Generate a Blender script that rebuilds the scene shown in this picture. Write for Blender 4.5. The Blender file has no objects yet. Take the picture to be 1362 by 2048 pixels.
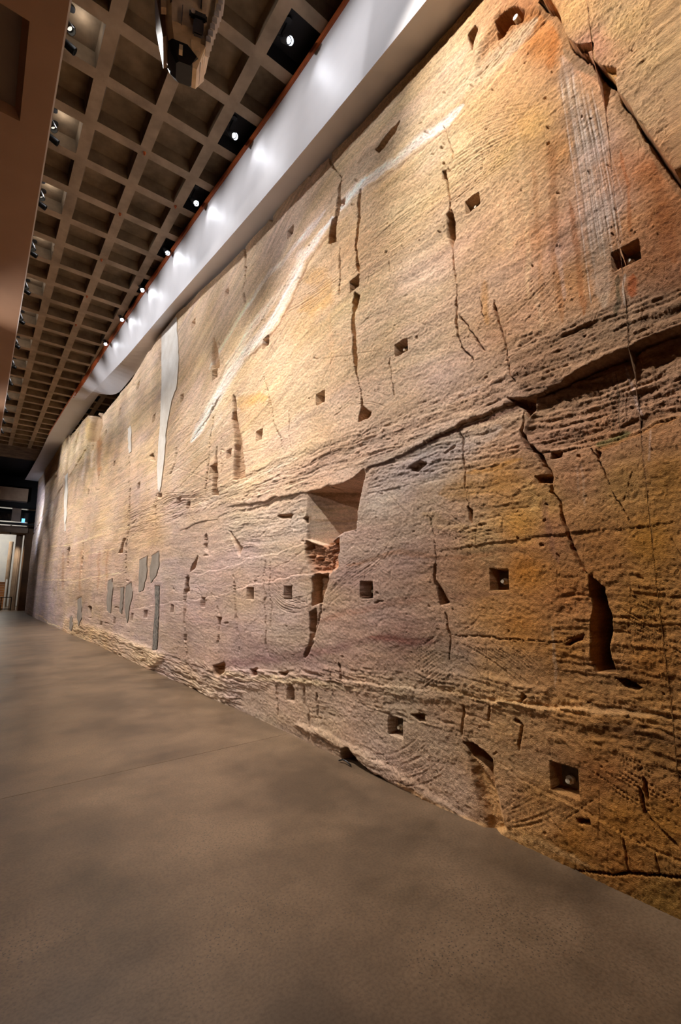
import bpy, bmesh, math, random
import numpy as np
from mathutils import Vector, Matrix

random.seed(7)
rng = np.random.default_rng(11)
scene = bpy.context.scene
COL = scene.collection

# ------------------------------------------------------------------ camera
FPX, CX, CY = 920.0, 681.0, 1024.0          # focal length in pixels of the 1362 x 2048 frame
PITCH = math.atan(150 / FPX)
YAW = math.radians(38.1)                     # heading, to the right of the rock wall's direction (+Y)
EYE = np.array([0.0, 0.0, 1.5])
cam = bpy.data.cameras.new('camera')
cam.sensor_fit = 'VERTICAL'
cam.sensor_height = 36.0
cam.lens = 36.0 * FPX / 2048
cam.clip_start, cam.clip_end = 0.02, 300
camo = bpy.data.objects.new('camera', cam)
camo.location = EYE
camo.rotation_euler = (math.pi / 2 + PITCH, 0, -YAW)
COL.objects.link(camo)
scene.camera = camo

# ------------------------------------------------------------------ world, exposure
scene.view_settings.view_transform = 'Standard'
scene.view_settings.look = 'None'
scene.view_settings.gamma = 1
scene.view_settings.use_curve_mapping = False
scene.view_settings.exposure = 0.47
w = bpy.data.worlds.new('world')
scene.world = w
w.use_nodes = True
w.node_tree.nodes['Background'].inputs[0].default_value = (1.0, 0.85, 0.7, 1)
w.node_tree.nodes['Background'].inputs[1].default_value = 0.02

# light levels of the lamps (built with the lamps further down)
TRACK_W = 1150.0            # spotlights above the left soffit, washing the rock
UNDER_FILL_W = 230.0            # added fill spotlights under the left soffit, out of the picture
FASCIA_W = 5.0
WASH_W = 150.0              # small heads next to the track spotlights, washing the bulkhead            # spotlights beside the white fascia
scene.cycles.max_bounces = 4
scene.cycles.diffuse_bounces = 3
scene.cycles.adaptive_threshold = 0.1
scene.cycles.adaptive_min_samples = 16
scene.cycles.glossy_bounces = 2
scene.cycles.transmission_bounces = 2
TRACK_COL = (1.0, 0.965, 0.92)
FASCIA_COL = (0.93, 0.95, 1.0)

# ------------------------------------------------------------------ pinhole helpers (trace coordinates -> places)
Fv = np.array([math.sin(YAW) * math.cos(PITCH), math.cos(YAW) * math.cos(PITCH), math.sin(PITCH)])
Rv = np.array([math.cos(YAW), -math.sin(YAW), 0.0])
Uv = np.cross(Rv, Fv)
def ray(x, y): return Fv + Rv * ((x - CX) / FPX) + Uv * ((CY - y) / FPX)
def at_z(x, y, z):
    d = ray(x, y); return EYE + d * ((z - EYE[2]) / d[2])
def at_y(x, y, Y):
    d = ray(x, y); return EYE + d * (Y / d[1])
def rock_x(s):                                # plan line of the rock face
    t = np.clip((np.asarray(s, float) - 9) / 20, 0, 1)
    return 2.7 - 0.26 * t * t * (3 - 2 * t)
def at_rock(x, y):
    d = ray(x, y); X = 2.7
    for _ in range(12):
        p = EYE + d * (X / d[0]); X = float(rock_x(p[1]))
    return EYE + d * (X / d[0])

# ------------------------------------------------------------------ object helpers
def lin(c):
    c = np.asarray(c, float) / 255.0
    return np.where(c <= 0.04045, c / 12.92, ((c + 0.055) / 1.055) ** 2.4)
def tag(o, label=None, cat=None, group=None, kind=None):
    if label: o['label'] = label
    if cat: o['category'] = cat
    if group: o['group'] = group
    if kind: o['kind'] = kind
    return o
def link(name, me, mat=None, parent=None):
    o = bpy.data.objects.new(name, me)
    COL.objects.link(o)
    if mat is not None and me is not None and not me.materials: me.materials.append(mat)
    if parent is not None: o.parent = parent
    return o
def empty(name, loc, rot=(0, 0, 0)):
    o = bpy.data.objects.new(name, None); o.empty_display_size = 0.1
    o.location = loc; o.rotation_euler = rot
    COL.objects.link(o); return o
def mesh_of(name, verts, faces, smooth=False):
    me = bpy.data.meshes.new(name); me.from_pydata([tuple(map(float, v)) for v in verts], [], faces); me.update()
    if smooth:
        for p in me.polygons: p.use_smooth = True
    return me
def bm_mesh(name, bm, smooth=False):
    bmesh.ops.recalc_face_normals(bm, faces=bm.faces)
    me = bpy.data.meshes.new(name); bm.to_mesh(me); bm.free()
    if smooth:
        for p in me.polygons: p.use_smooth = True
    return me
def bm_box(bm, x0, x1, y0, y1, z0, z1, bevel=0.0):
    r = bmesh.ops.create_cube(bm, size=1.0)
    vs = r['verts']
    for v in vs:
        v.co = Vector(((x0 + x1) / 2 + v.co.x * (x1 - x0), (y0 + y1) / 2 + v.co.y * (y1 - y0), (z0 + z1) / 2 + v.co.z * (z1 - z0)))
    if bevel:
        es = list({e for v in vs for e in v.link_edges})
        bmesh.ops.bevel(bm, geom=es, offset=bevel, segments=2, affect='EDGES')
def box(name, x0, x1, y0, y1, z0, z1, mat, parent=None, bevel=0.0):
    bm = bmesh.new(); bm_box(bm, x0, x1, y0, y1, z0, z1, bevel)
    return link(name, bm_mesh(name, bm), mat, parent)
def bm_cyl(bm, p0, p1, r0, r1=None, seg=16):
    p0, p1 = Vector(p0), Vector(p1); r1 = r0 if r1 is None else r1
    d = p1 - p0
    m = Matrix.Translation((p0 + p1) / 2) @ d.to_track_quat('Z', 'Y').to_matrix().to_4x4()
    bmesh.ops.create_cone(bm, cap_ends=True, segments=seg, radius1=r0, radius2=r1, depth=d.length, matrix=m)
def bm_tube(bm, pts, r, seg=8):
    pts = [Vector(p) for p in pts]; rings = []
    for i, p in enumerate(pts):
        d = (pts[min(i + 1, len(pts) - 1)] - pts[max(i - 1, 0)]).normalized()
        q = d.to_track_quat('Z', 'Y')
        rings.append([bm.verts.new(p + q @ Vector((r * math.cos(2 * math.pi * k / seg), r * math.sin(2 * math.pi * k / seg), 0))) for k in range(seg)])
    for a, b in zip(rings, rings[1:]):
        for k in range(seg): bm.faces.new((a[k], a[(k + 1) % seg], b[(k + 1) % seg], b[k]))
    bm.faces.new(rings[0][::-1]); bm.faces.new(rings[-1])

# ------------------------------------------------------------------ materials
def material(name, color, rough=0.6, var=None, scale=3.0, bump=0.0, bump_scale=40.0, metallic=0.0, spec=0.5, detail=3.0, stretch=(1, 1, 1)):
    """principled with a two-tone noise and optional bump; color / var are sRGB 0-255"""
    m = bpy.data.materials.new(name); m.use_nodes = True
    nt = m.node_tree; b = nt.nodes['Principled BSDF']
    b.inputs['Roughness'].default_value = rough
    b.inputs['Metallic'].default_value = metallic
    b.inputs['Specular IOR Level'].default_value = spec
    c = tuple(lin(color)) + (1,)
    b.inputs['Base Color'].default_value = c
    tc = nt.nodes.new('ShaderNodeTexCoord'); mp = nt.nodes.new('ShaderNodeMapping')
    geo = nt.nodes.new('ShaderNodeNewGeometry')
    nt.links.new(geo.outputs['Position'], mp.inputs['Vector'])
    mp.inputs['Scale'].default_value = stretch
    if var is not None:
        n = nt.nodes.new('ShaderNodeTexNoise'); n.inputs['Scale'].default_value = scale; n.inputs['Detail'].default_value = detail
        n.inputs['Roughness'].default_value = 0.62
        r = nt.nodes.new('ShaderNodeValToRGB')
        r.color_ramp.elements[0].position = 0.32; r.color_ramp.elements[0].color = tuple(lin(var)) + (1,)
        r.color_ramp.elements[1].position = 0.68; r.color_ramp.elements[1].color = c
        nt.links.new(mp.outputs[0], n.inputs['Vector']); nt.links.new(n.outputs['Fac'], r.inputs[0]); nt.links.new(r.outputs[0], b.inputs['Base Color'])
    if bump:
        n2 = nt.nodes.new('ShaderNodeTexNoise'); n2.inputs['Scale'].default_value = bump_scale; n2.inputs['Detail'].default_value = 2
        bp = nt.nodes.new('ShaderNodeBump'); bp.inputs['Strength'].default_value = bump; bp.inputs['Distance'].default_value = 0.01
        nt.links.new(mp.outputs[0], n2.inputs['Vector']); nt.links.new(n2.outputs['Fac'], bp.inputs['Height']); nt.links.new(bp.outputs[0], b.inputs['Normal'])
    return m
def emitter(name, color, strength):
    m = bpy.data.materials.new(name); m.use_nodes = True
    b = m.node_tree.nodes['Principled BSDF']
    b.inputs['Base Color'].default_value = (0.8, 0.8, 0.8, 1)
    b.inputs['Emission Color'].default_value = tuple(lin(color)) + (1,)
    b.inputs['Emission Strength'].default_value = strength
    return m
M = {}
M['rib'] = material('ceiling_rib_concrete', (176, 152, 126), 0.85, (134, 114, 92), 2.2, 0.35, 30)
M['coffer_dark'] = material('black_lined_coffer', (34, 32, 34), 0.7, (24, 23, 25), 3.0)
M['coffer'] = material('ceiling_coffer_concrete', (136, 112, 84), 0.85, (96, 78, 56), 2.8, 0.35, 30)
M['fascia'] = material('white_plaster', (226, 220, 219), 0.55, (219, 213, 212), 1.2, 0.05, 60)
M['soffit'] = material('brown_grey_plaster', (158, 121, 95), 0.7, (150, 114, 89), 1.6, 0.05, 80)
M['backwall'] = material('grey_plaster', (170, 150, 125), 0.75, (150, 130, 106), 1.6, 0.05, 60)
M['trim'] = material('orange_brown_metal', (205, 100, 42), 0.45, (175, 82, 36), 5.0, 0.05, 50)
M['panel'] = material('access_panel_paint', (104, 84, 66), 0.6, (95, 76, 60), 3.0)
M['black'] = material('black_metal', (16, 15, 16), 0.45, (24, 22, 22), 20.0)
M['lens'] = emitter('lit_lamp_lens', (225, 235, 255), 60.0)
M['lens_warm'] = emitter('lit_lamp_lens_side', (255, 244, 225), 0.8)
M['steel'] = material('dull_steel', (120, 110, 98), 0.4, (92, 84, 74), 30.0, 0.1, 80, metallic=0.6)
M['plate'] = material('weathered_plate', (112, 96, 74), 0.6, (80, 66, 50), 25.0, 0.2, 60, metallic=0.2)
M['bolt'] = material('pale_bolt', (212, 198, 176), 0.45, (165, 145, 115), 40.0, 0.1, 80)
M['plaster'] = material('white_mortar', (238, 230, 220), 0.85, (216, 204, 190), 2.5, 0.4, 40)
M['mortar'] = material('grey_mortar', (156, 142, 128), 0.85, (134, 120, 106), 4.0, 0.3, 40)
M['pebble'] = material('dark_pebble_mortar', (70, 64, 60), 0.8, (150, 140, 128), 18.0, 0.8, 25)
M['far_dark'] = material('dark_void_paint', (7, 7, 7), 0.6, (11, 10, 10), 4.0, spec=0.2)
M['far_conc'] = material('far_concrete', (165, 140, 115), 0.8, (135, 112, 90), 1.2, 0.2, 20)
M['far_wall'] = material('far_brown_stone', (120, 82, 45), 0.7, (84, 56, 30), 1.0, 0.3, 10)
M['far_white'] = material('far_white_wall', (225, 222, 215), 0.7, (205, 205, 205), 1.5)
M['blue'] = emitter('blue_lit_sign', (60, 150, 255), 2.5)
M['timber'] = material('stair_timber', (170, 115, 60), 0.5, (140, 90, 45), 4.0)
M['glass'] = material('dark_glass', (18, 20, 22), 0.08, None)
M['cream'] = material('cream_hull', (240, 212, 176), 0.5, (214, 182, 144), 9.0, 0.1, 40)
M['cream_light'] = material('light_hull_strip', (222, 196, 160), 0.5, (202, 174, 138), 9.0, 0.1, 40)
M['hull_dimmed'] = material('dimmed_hull_panel', (132, 98, 66), 0.6, (112, 82, 54), 9.0, 0.1, 40)  # hull cream darkened to offset the strong lamp light on this panel
M['white_tile'] = material('white_hull_tile', (205, 198, 196), 0.5, (180, 172, 170), 12.0)
M['hull_dark'] = material('dark_hull_trim', (48, 34, 30), 0.4, (34, 25, 22), 12.0)

def floor_material():
    m = bpy.data.materials.new('polished_concrete'); m.use_nodes = True
    nt = m.node_tree; b = nt.nodes['Principled BSDF']; N = nt.nodes.new; L = nt.links.new
    geo = N('ShaderNodeNewGeometry')
    n1 = N('ShaderNodeTexNoise'); n1.inputs['Scale'].default_value = 1.1; n1.inputs['Detail'].default_value = 4; n1.inputs['Roughness'].default_value = 0.6
    n2 = N('ShaderNodeTexNoise'); n2.inputs['Scale'].default_value = 2.6; n2.inputs['Detail'].default_value = 5; n2.inputs['Roughness'].default_value = 0.7
    n3 = N('ShaderNodeTexNoise'); n3.inputs['Scale'].default_value = 70; n3.inputs['Detail'].default_value = 2
    vo = N('ShaderNodeTexVoronoi'); vo.inputs['Scale'].default_value = 62; vo.feature = 'F1'
    for n in (n1, n2, n3, vo): L(geo.outputs['Position'], n.inputs['Vector'])
    r1 = N('ShaderNodeValToRGB')
    r1.color_ramp.elements[0].position = 0.36; r1.color_ramp.elements[0].color = tuple(lin((85, 68, 52))) + (1,)
    r1.color_ramp.elements[1].position = 0.62; r1.color_ramp.elements[1].color = tuple(lin((120, 97, 75))) + (1,)
    L(n1.outputs['Fac'], r1.inputs[0])
    r2 = N('ShaderNodeValToRGB')
    r2.color_ramp.elements[0].position = 0.33; r2.color_ramp.elements[0].color = (0.50, 0.50, 0.48, 1)
    r2.color_ramp.elements[1].position = 0.52; r2.color_ramp.elements[1].color = (1, 1, 1, 1)
    L(n2.outputs['Fac'], r2.inputs[0])
    mx = N('ShaderNodeMix'); mx.data_type = 'RGBA'; mx.blend_type = 'MULTIPLY'; mx.inputs['Factor'].default_value = 0.5
    L(r1.outputs[0], mx.inputs['A']); L(r2.outputs[0], mx.inputs['B'])
    r3 = N('ShaderNodeValToRGB')
    r3.color_ramp.elements[0].position = 0.3; r3.color_ramp.elements[0].color = (0.72, 0.7, 0.68, 1)
    r3.color_ramp.elements[1].position = 0.6; r3.color_ramp.elements[1].color = (1.05, 1.05, 1.05, 1)
    L(n3.outputs['Fac'], r3.inputs[0])
    mx2 = N('ShaderNodeMix'); mx2.data_type = 'RGBA'; mx2.blend_type = 'MULTIPLY'; mx2.inputs['Factor'].default_value = 0.9
    L(mx.outputs['Result'], mx2.inputs['A']); L(r3.outputs[0], mx2.inputs['B'])
    # exposed dark aggregate specks, in patches
    lt = N('ShaderNodeMath'); lt.operation = 'LESS_THAN'; lt.inputs[1].default_value = 0.23
    L(vo.outputs['Distance'], lt.inputs[0])
    r4 = N('ShaderNodeValToRGB'); r4.color_ramp.elements[0].position = 0.45; r4.color_ramp.elements[1].position = 0.6
    L(n1.outputs['Fac'], r4.inputs[0])
    mu = N('ShaderNodeMath'); mu.operation = 'MULTIPLY'; L(lt.outputs[0], mu.inputs[0]); L(r4.outputs[0], mu.inputs[1])
    sub = N('ShaderNodeMath'); sub.operation = 'MULTIPLY'; sub.inputs[1].default_value = 0.7; L(mu.outputs[0], sub.inputs[0])
    mx3 = N('ShaderNodeMix'); mx3.data_type = 'RGBA'; L(sub.outputs[0], mx3.inputs['Factor']); L(mx2.outputs['Result'], mx3.inputs['A'])
    mx3.inputs['B'].default_value = (0.03, 0.025, 0.02, 1)
    L(mx3.outputs['Result'], b.inputs['Base Color'])
    rr = N('ShaderNodeMapRange'); rr.inputs['To Min'].default_value = 0.30; rr.inputs['To Max'].default_value = 0.46
    L(n2.outputs['Fac'], rr.inputs['Value']); L(rr.outputs[0], b.inputs['Roughness'])
    b.inputs['Specular IOR Level'].default_value = 0.45
    bp = N('ShaderNodeBump'); bp.inputs['Strength'].default_value = 0.08; bp.inputs['Distance'].default_value = 0.004
    L(n3.outputs['Fac'], bp.inputs['Height']); L(bp.outputs[0], b.inputs['Normal'])
    return m
M['floor'] = floor_material()
M['joint'] = material('joint_filler', (60, 50, 42), 0.8, None)

def rock_material():
    m = bpy.data.materials.new('sandstone'); m.use_nodes = True
    nt = m.node_tree; b = nt.nodes['Principled BSDF']; N = nt.nodes.new; L = nt.links.new
    at = N('ShaderNodeAttribute'); at.attribute_name = 'rock_color'
    geo = N('ShaderNodeNewGeometry')
    mp = N('ShaderNodeMapping'); mp.inputs['Scale'].default_value = (1, 1, 2.2); L(geo.outputs['Position'], mp.inputs['Vector'])
    n1 = N('ShaderNodeTexNoise'); n1.inputs['Scale'].default_value = 45; n1.inputs['Detail'].default_value = 3.5; n1.inputs['Roughness'].default_value = 0.7
    L(mp.outputs[0], n1.inputs['Vector'])
    mr = N('ShaderNodeMapRange'); mr.inputs['From Min'].default_value = 0.3; mr.inputs['From Max'].default_value = 0.7
    mr.inputs['To Min'].default_value = 0.74; mr.inputs['To Max'].default_value = 1.20; L(n1.outputs['Fac'], mr.inputs['Value'])
    mx = N('ShaderNodeMix'); mx.data_type = 'RGBA'; mx.blend_type = 'MULTIPLY'; mx.inputs['Factor'].default_value = 1.0
    L(at.outputs['Color'], mx.inputs['A']); L(mr.outputs[0], mx.inputs['B'])
    L(mx.outputs['Result'], b.inputs['Base Color'])
    n2 = N('ShaderNodeTexNoise'); n2.inputs['Scale'].default_value = 110; n2.inputs['Detail'].default_value = 2; n2.inputs['Roughness'].default_value = 0.65
    L(mp.outputs[0], n2.inputs['Vector'])
    bp = N('ShaderNodeBump'); bp.inputs['Strength'].default_value = 0.7; bp.inputs['Distance'].default_value = 0.008
    L(n2.outputs['Fac'], bp.inputs['Height']); L(bp.outputs[0], b.inputs['Normal'])
    b.inputs['Roughness'].default_value = 0.92; b.inputs['Specular IOR Level'].default_value = 0.15
    return m
M['rock'] = rock_material()

# ------------------------------------------------------------------ floor: cast slabs between straight joints
fl = box('floor', -6.2, 3.2, -4.0, 62.0, -0.30, -0.03, M['joint'])
tag(fl, 'polished brown-grey concrete floor running along the rock wall', kind='structure')
JY = [-4.0, -0.06, 4.325, 8.71, 13.1, 17.5, 21.9, 26.3, 30.7, 35.1, 44.0, 62.0]
JX = [-6.2, -2.6, 3.2]
for j in range(len(JY) - 1):
    for i in range(len(JX) - 1):
        box('floor_slab', JX[i] + 0.0022, JX[i + 1] - 0.0022, JY[j] + 0.0022, JY[j + 1] - 0.0022, -0.03, 0.0, M['floor'], fl)

# ------------------------------------------------------------------ coffered ceiling
CZ = 8.0; PIT = 0.7375; PAN = 0.585
X0, Y0 = 0.705, 5.155
cols = range(-3, 4); rows = range(-7, 28)
YEND = Y0 + 27 * PIT + PAN + 0.07
XS = X0 + (cols[0]) * PIT - 0.15; XE = X0 + cols[-1] * PIT + PAN + 0.15
YS = Y0 + rows[0] * PIT - 0.15
v, f = [], []
def quad(x0, x1, y0, y1, z):
    n = len(v); v.extend([(x0, y0, z), (x0, y1, z), (x1, y1, z), (x1, y0, z)]); f.append((n, n + 1, n + 2, n + 3))
xe = XS
for c in cols:                                    # longitudinal ribs
    x = X0 + c * PIT; quad(xe, x, YS, YEND, CZ); xe = x + PAN
quad(xe, XE, YS, YEND, CZ)
for c in cols:                                    # transverse ribs between them
    x = X0 + c * PIT; ye = YS
    for r in rows:
        y = Y0 + r * PIT; quad(x, x + PAN, ye, y, CZ); ye = y + PAN
    quad(x, x + PAN, ye, YEND, CZ)
ceil = link('ceiling', mesh_of('ceiling', v, f), M['rib'])
tag(ceil, 'concrete waffle ceiling of square coffers above the hall', kind='structure')
D, T = 0.19, 0.03
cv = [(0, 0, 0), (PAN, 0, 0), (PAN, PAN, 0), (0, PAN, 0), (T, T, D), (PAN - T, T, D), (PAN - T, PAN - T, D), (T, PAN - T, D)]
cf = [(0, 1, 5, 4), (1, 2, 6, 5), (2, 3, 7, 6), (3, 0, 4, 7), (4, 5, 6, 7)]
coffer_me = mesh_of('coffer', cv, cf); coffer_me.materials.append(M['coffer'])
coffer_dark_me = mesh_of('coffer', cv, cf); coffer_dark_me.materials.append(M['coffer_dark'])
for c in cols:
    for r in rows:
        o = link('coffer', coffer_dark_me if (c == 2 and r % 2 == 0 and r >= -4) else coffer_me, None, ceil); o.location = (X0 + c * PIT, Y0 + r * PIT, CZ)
box('ceiling_slab', -6.2, 3.4, -4.0, YEND, CZ + 0.2, CZ + 0.5, M['rib'], ceil)
# plain flat ceiling on both sides of the coffers and the dark one beyond them
box('ceiling_margin', -6.2, XS, -4.0, YEND, CZ, CZ + 0.2, M['rib'], ceil)
box('ceiling_margin', XE, 3.4, -4.0, YEND, CZ, CZ + 0.2, M['rib'], ceil)
box('ceiling_margin', XS, XE, -4.0, YS, CZ, CZ + 0.2, M['rib'], ceil)
box('ceiling_margin', -6.2, 3.4, YEND, 28.4, CZ + 0.05, CZ + 0.5, M['coffer'], ceil)
box('ceiling_margin', -6.2, 3.4, 28.4, 60.0, CZ + 0.25, CZ + 0.5, M['far_dark'], ceil)

# ------------------------------------------------------------------ walls out of view, soffit on the left
tag(box('wall_left', -6.4, -6.2, -4.0, 62.0, -0.3, 8.5, M['backwall']), 'plain plaster wall opposite the rock face', kind='structure')
tag(box('wall_back', -6.4, 3.4, -4.2, -4.0, -0.3, 8.5, M['backwall']), 'plain plaster wall behind the viewer', kind='structure')
SZ = 5.5; SX = 0.112
px0, px1, py0, py1 = -1.25, -0.095, 3.49, 4.40
sv = [(-6.2, -4, SZ), (px0, -4, SZ), (px1, -4, SZ), (SX, -4, SZ), (-6.2, py0, SZ), (px0, py0, SZ), (px1, py0, SZ), (SX, py0, SZ),
      (-6.2, py1, SZ), (px0, py1, SZ), (px1, py1, SZ), (SX, py1, SZ), (-6.2, 31, SZ), (px0, 31, SZ), (px1, 31, SZ), (SX, 31, SZ)]
sf = [(a, a + 1, a + 5, a + 4) for a in (0, 1, 2, 4, 6, 8, 9, 10)]
n = len(sv); bt, bz = 0.045, 0.07                 # bevelled reveal of the recessed panel
sv += [(px0 + bt, py0 + bt, SZ + bz), (px1 - bt, py0 + bt, SZ + bz), (px1 - bt, py1 - bt, SZ + bz), (px0 + bt, py1 - bt, SZ + bz)]
ring = [5, 6, 10, 9]
for k in range(4): sf.append((ring[k], ring[(k + 1) % 4], n + (k + 1) % 4, n + k))
n = len(sv); sv += [(SX, -4, SZ + 0.14), (SX, 31, SZ + 0.14), (-6.2, -4, SZ + 0.14), (-6.2, 31, SZ + 0.14)]
sf += [(3, n, n + 1, 15), (n, n + 2, n + 3, n + 1), (12, 15, n + 1, n + 3)]
so = link('wall_soffit', mesh_of('wall_soffit', sv, sf), M['soffit'])
tag(so, 'wide brown-grey plaster soffit overhead at the left edge', kind='structure')
box('access_panel', px0 + bt, px1 - bt, py0 + bt, py1 - bt, SZ + bz - 0.002, SZ + bz + 0.02, M['panel'], so)
box('soffit_lit_rim', SX - 0.002, SX + 0.012, -4, 31, SZ + 0.002, SZ + 0.03, M['fascia'], so)  # pale strip standing for the light caught on the soffit's rim

# ------------------------------------------------------------------ white bulkhead above the rock
FT = 7.97
def edge_curve(px, solve):
    p = np.array([solve(*q) for q in px]); return p[np.argsort(p[:, 1])]
def at_front(x, y):                                # lower edge: a little in front of the rock
    d = ray(x, y); X = 2.45
    for _ in range(12):
        p = EYE + d * (X / d[0]); X = 0.907 * float(rock_x(p[1]))
    return EYE + d * (X / d[0])
lowk = edge_curve([(855, 0), (700, 190), (500, 429), (349, 600), (250, 717), (172, 797), (137, 833), (109, 878), (92, 916), (72, 951), (58, 971), (50, 990)], at_front)
topk = edge_curve([(695, 0), (583, 170), (415, 400), (250, 635), (195, 717), (137, 805), (98, 868), (82, 903), (59, 944), (45, 967)], lambda x, y: at_z(x, y, FT))
ys_ = np.linspace(-4, 33.5, 130)
def smooth_interp(yk, vk, y):
    yk = np.concatenate([[-6], yk, [60]]); vk = np.concatenate([[vk[0] - (vk[1] - vk[0]) / (yk[2] - yk[1]) * (yk[1] + 6) * 0.5], vk, [vk[-1]]])
    acc = 0
    for o in (-1.0, -0.5, 0, 0.5, 1.0): acc = acc + np.interp(np.asarray(y) + o, yk, vk)
    return acc / 5
def low_x(y): return smooth_interp(lowk[:, 1], lowk[:, 0], y)
def low_z(y): return smooth_interp(lowk[:, 1], lowk[:, 2], y)
def top_x(y): return smooth_interp(topk[:, 1], topk[:, 0], y)
def sweep(name, sections, mat, parent=None):
    v, f = [], []; k = len(sections[0])
    for sec in sections: v += sec
    for i in range(len(sections) - 1):
        for j in range(k): f.append((i * k + j, i * k + (j + 1) % k, (i + 1) * k + (j + 1) % k, (i + 1) * k + j))
    f.append(tuple(range(k))); f.append(tuple(range((len(sections) - 1) * k, len(sections) * k))[::-1])
    bm = bmesh.new(); bm.from_mesh(mesh_of(name, v, f)); return link(name, bm_mesh(name, bm), mat, parent)
secs, tsecs = [], []
for y in ys_:
    xb, zb, xt = float(low_x(y)), float(low_z(y)), float(top_x(y))
    k = min(max((y - 14.0) / 2.5, 0), 1); k = k * k * (3 - 2 * k)
    xi = (1 - k) * (float(rock_x(y)) + 0.16) + k * (xb + 0.22); zi = (1 - k) * (0.02 + float(np.interp(y, [1.7, 3.6, 5.1, 9.2, 15.7], [6.20, 6.41, 6.56, 7.17, 7.22]))) + k * (zb + 0.02)
    secs.append([(xb, y, zb), (xt, y, FT), (max(xt, xb) + 0.3, y, FT), (xi + 0.10, y, zi + 0.25), (xi + 0.02, y, zi + 0.05), (xi, y, zi)])
    ux, uz = (xb - xt) / math.hypot(xb - xt, zb - FT), (zb - FT) / math.hypot(xb - xt, zb - FT)
    tsecs.append([(xt - 0.03, y, FT + 0.012), (xt + ux * 0.075 - 0.03, y, FT + uz * 0.075), (xt + ux * 0.075 + 0.01, y, FT + uz * 0.075), (xt + 0.012, y, FT + 0.012)])
bulk = sweep('wall_bulkhead', secs, M['fascia'])
tag(bulk, 'long white plaster bulkhead curving above the rock face', kind='structure')
tr = sweep('trim_1', [t_ for t_, y in zip(tsecs, ys_) if y < 23], M['trim'])
tag(tr, 'orange-brown metal edge along the top of the white bulkhead', kind='structure')
tag(box('wall_upper_right', 3.02, 3.2, -4.0, 14.6, 4.5, 8.6, M['backwall']), 'shadowed plaster wall standing behind the top of the rock', kind='structure')
tag(box('wall_far_blackout', -6.2, 3.3, 34.25, 34.38, 6.4, 8.6, M['far_dark']), 'added near-black sheet filling the dark gap above the pale far beam', kind='structure')  # dark sheet added to keep the gap above the beam black
tag(box('wall_far_upper_right', 3.25, 3.45, 14.6, 40.0, -0.3, 9.5, M['far_dark']), 'dark wall behind the far upper edge of the rock', kind='structure')
# ------------------------------------------------------------------ the sandstone face: one carved relief on a fine grid
S_END = 33.3
# far end of the face up to the near, unseen end; columns evenly spread over the trace chart
def s_of_col(x):
    return at_rock(x, 1174.0)[1]
colx = np.arange(1475, 40, -1.3)
S = np.array([s_of_col(x) for x in colx])
S = S[S < S_END]
S = np.concatenate([np.arange(-2.2, S[0] - 0.02, 0.045), S, [S_END]])
# top edge of the rock (trace points), irregular
TOP = [(1150, -330), (1060, -140), (945, 0), (905, 48), (850, 110), (790, 172), (740, 226), (700, 268), (663, 303), (661, 318), (655, 315), (625, 342), (590, 380), (560, 408), (545, 432), (538, 436), (530, 449), (505, 474), (490, 492), (470, 512), (440, 545),
       (400, 582), (372, 612), (356, 624), (350, 633), (322, 667), (316, 676), (303, 700), (296, 705), (280, 735), (263, 763), (250, 778), (238, 792), (222, 812), (207, 831), (203, 842), (199, 824), (193, 838), (188, 832), (176, 831), (165, 842), (150, 862), (143, 868), (140, 880), (136, 868), (118, 895), (100, 920), (88, 940), (75, 962), (70, 969), (62, 985)]
tp = np.array([at_rock(*q)[1:] for q in TOP]); o_ = np.argsort(tp[:, 0]); tp = tp[o_]
ZT = np.interp(S, tp[:, 0], tp[:, 1], left=6.1)
ZT = np.clip(ZT, 5.8, 8.9) + 0.0
NR = 940
NC = len(S)
t = np.linspace(0, 1, NR)[:, None]
SS = np.repeat(S[None, :], NR, 0)
ZZ = -0.08 + t * (ZT[None, :] + 0.08)
XX = np.repeat(rock_x(S)[None, :], NR, 0)
# trace chart of the plain face (a fixed map between trace points and places on the wall)
dx, dy, dz = XX - EYE[0], SS - EYE[1], ZZ - EYE[2]
fw = np.maximum(dx * Fv[0] + dy * Fv[1] + dz * Fv[2], 0.25)
U = CX + FPX * (dx * Rv[0] + dy * Rv[1]) / fw
V = CY - FPX * (dx * Uv[0] + dy * Uv[1] + dz * Uv[2]) / fw

# ---- value noise
_tab = rng.random((256, 256)).astype(np.float32)
def vnoise(x, y):
    xi = np.floor(x).astype(np.int32); yi = np.floor(y).astype(np.int32)
    fx = (x - xi).astype(np.float32); fy = (y - yi).astype(np.float32)
    fx = fx * fx * (3 - 2 * fx); fy = fy * fy * (3 - 2 * fy)
    x0 = xi & 255; x1 = (xi + 1) & 255; y0 = yi & 255; y1 = (yi + 1) & 255
    a = _tab[x0, y0]; b = _tab[x1, y0]; c = _tab[x0, y1]; d = _tab[x1, y1]
    return (a + (b - a) * fx) * (1 - fy) + (c + (d - c) * fx) * fy
def fbm(x, y, octv=4, gain=0.5, seed=0.0):
    r = 0; a = 1; tot = 0
    for k in range(octv):
        r = r + a * (vnoise(x + 17.3 * k + seed, y + 31.7 * k + seed * 1.7) - 0.5); tot += a; a *= gain; x = x * 2.03; y = y * 2.03
    return r / tot * 2
def sstep(a, b, x):
    q = np.clip((x - a) / (b - a), 0, 1); return q * q * (3 - 2 * q)
SSf, ZZf = SS.astype(np.float32), ZZ.astype(np.float32)
n_big = fbm(SSf * 0.45, ZZf * 0.6, 3, seed=3)
n_mid = fbm(SSf * 2.2, ZZf * 3.5, 4, seed=9)
n_fine = fbm(SSf * 15, ZZf * 24, 5, 0.72, seed=21)
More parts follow.
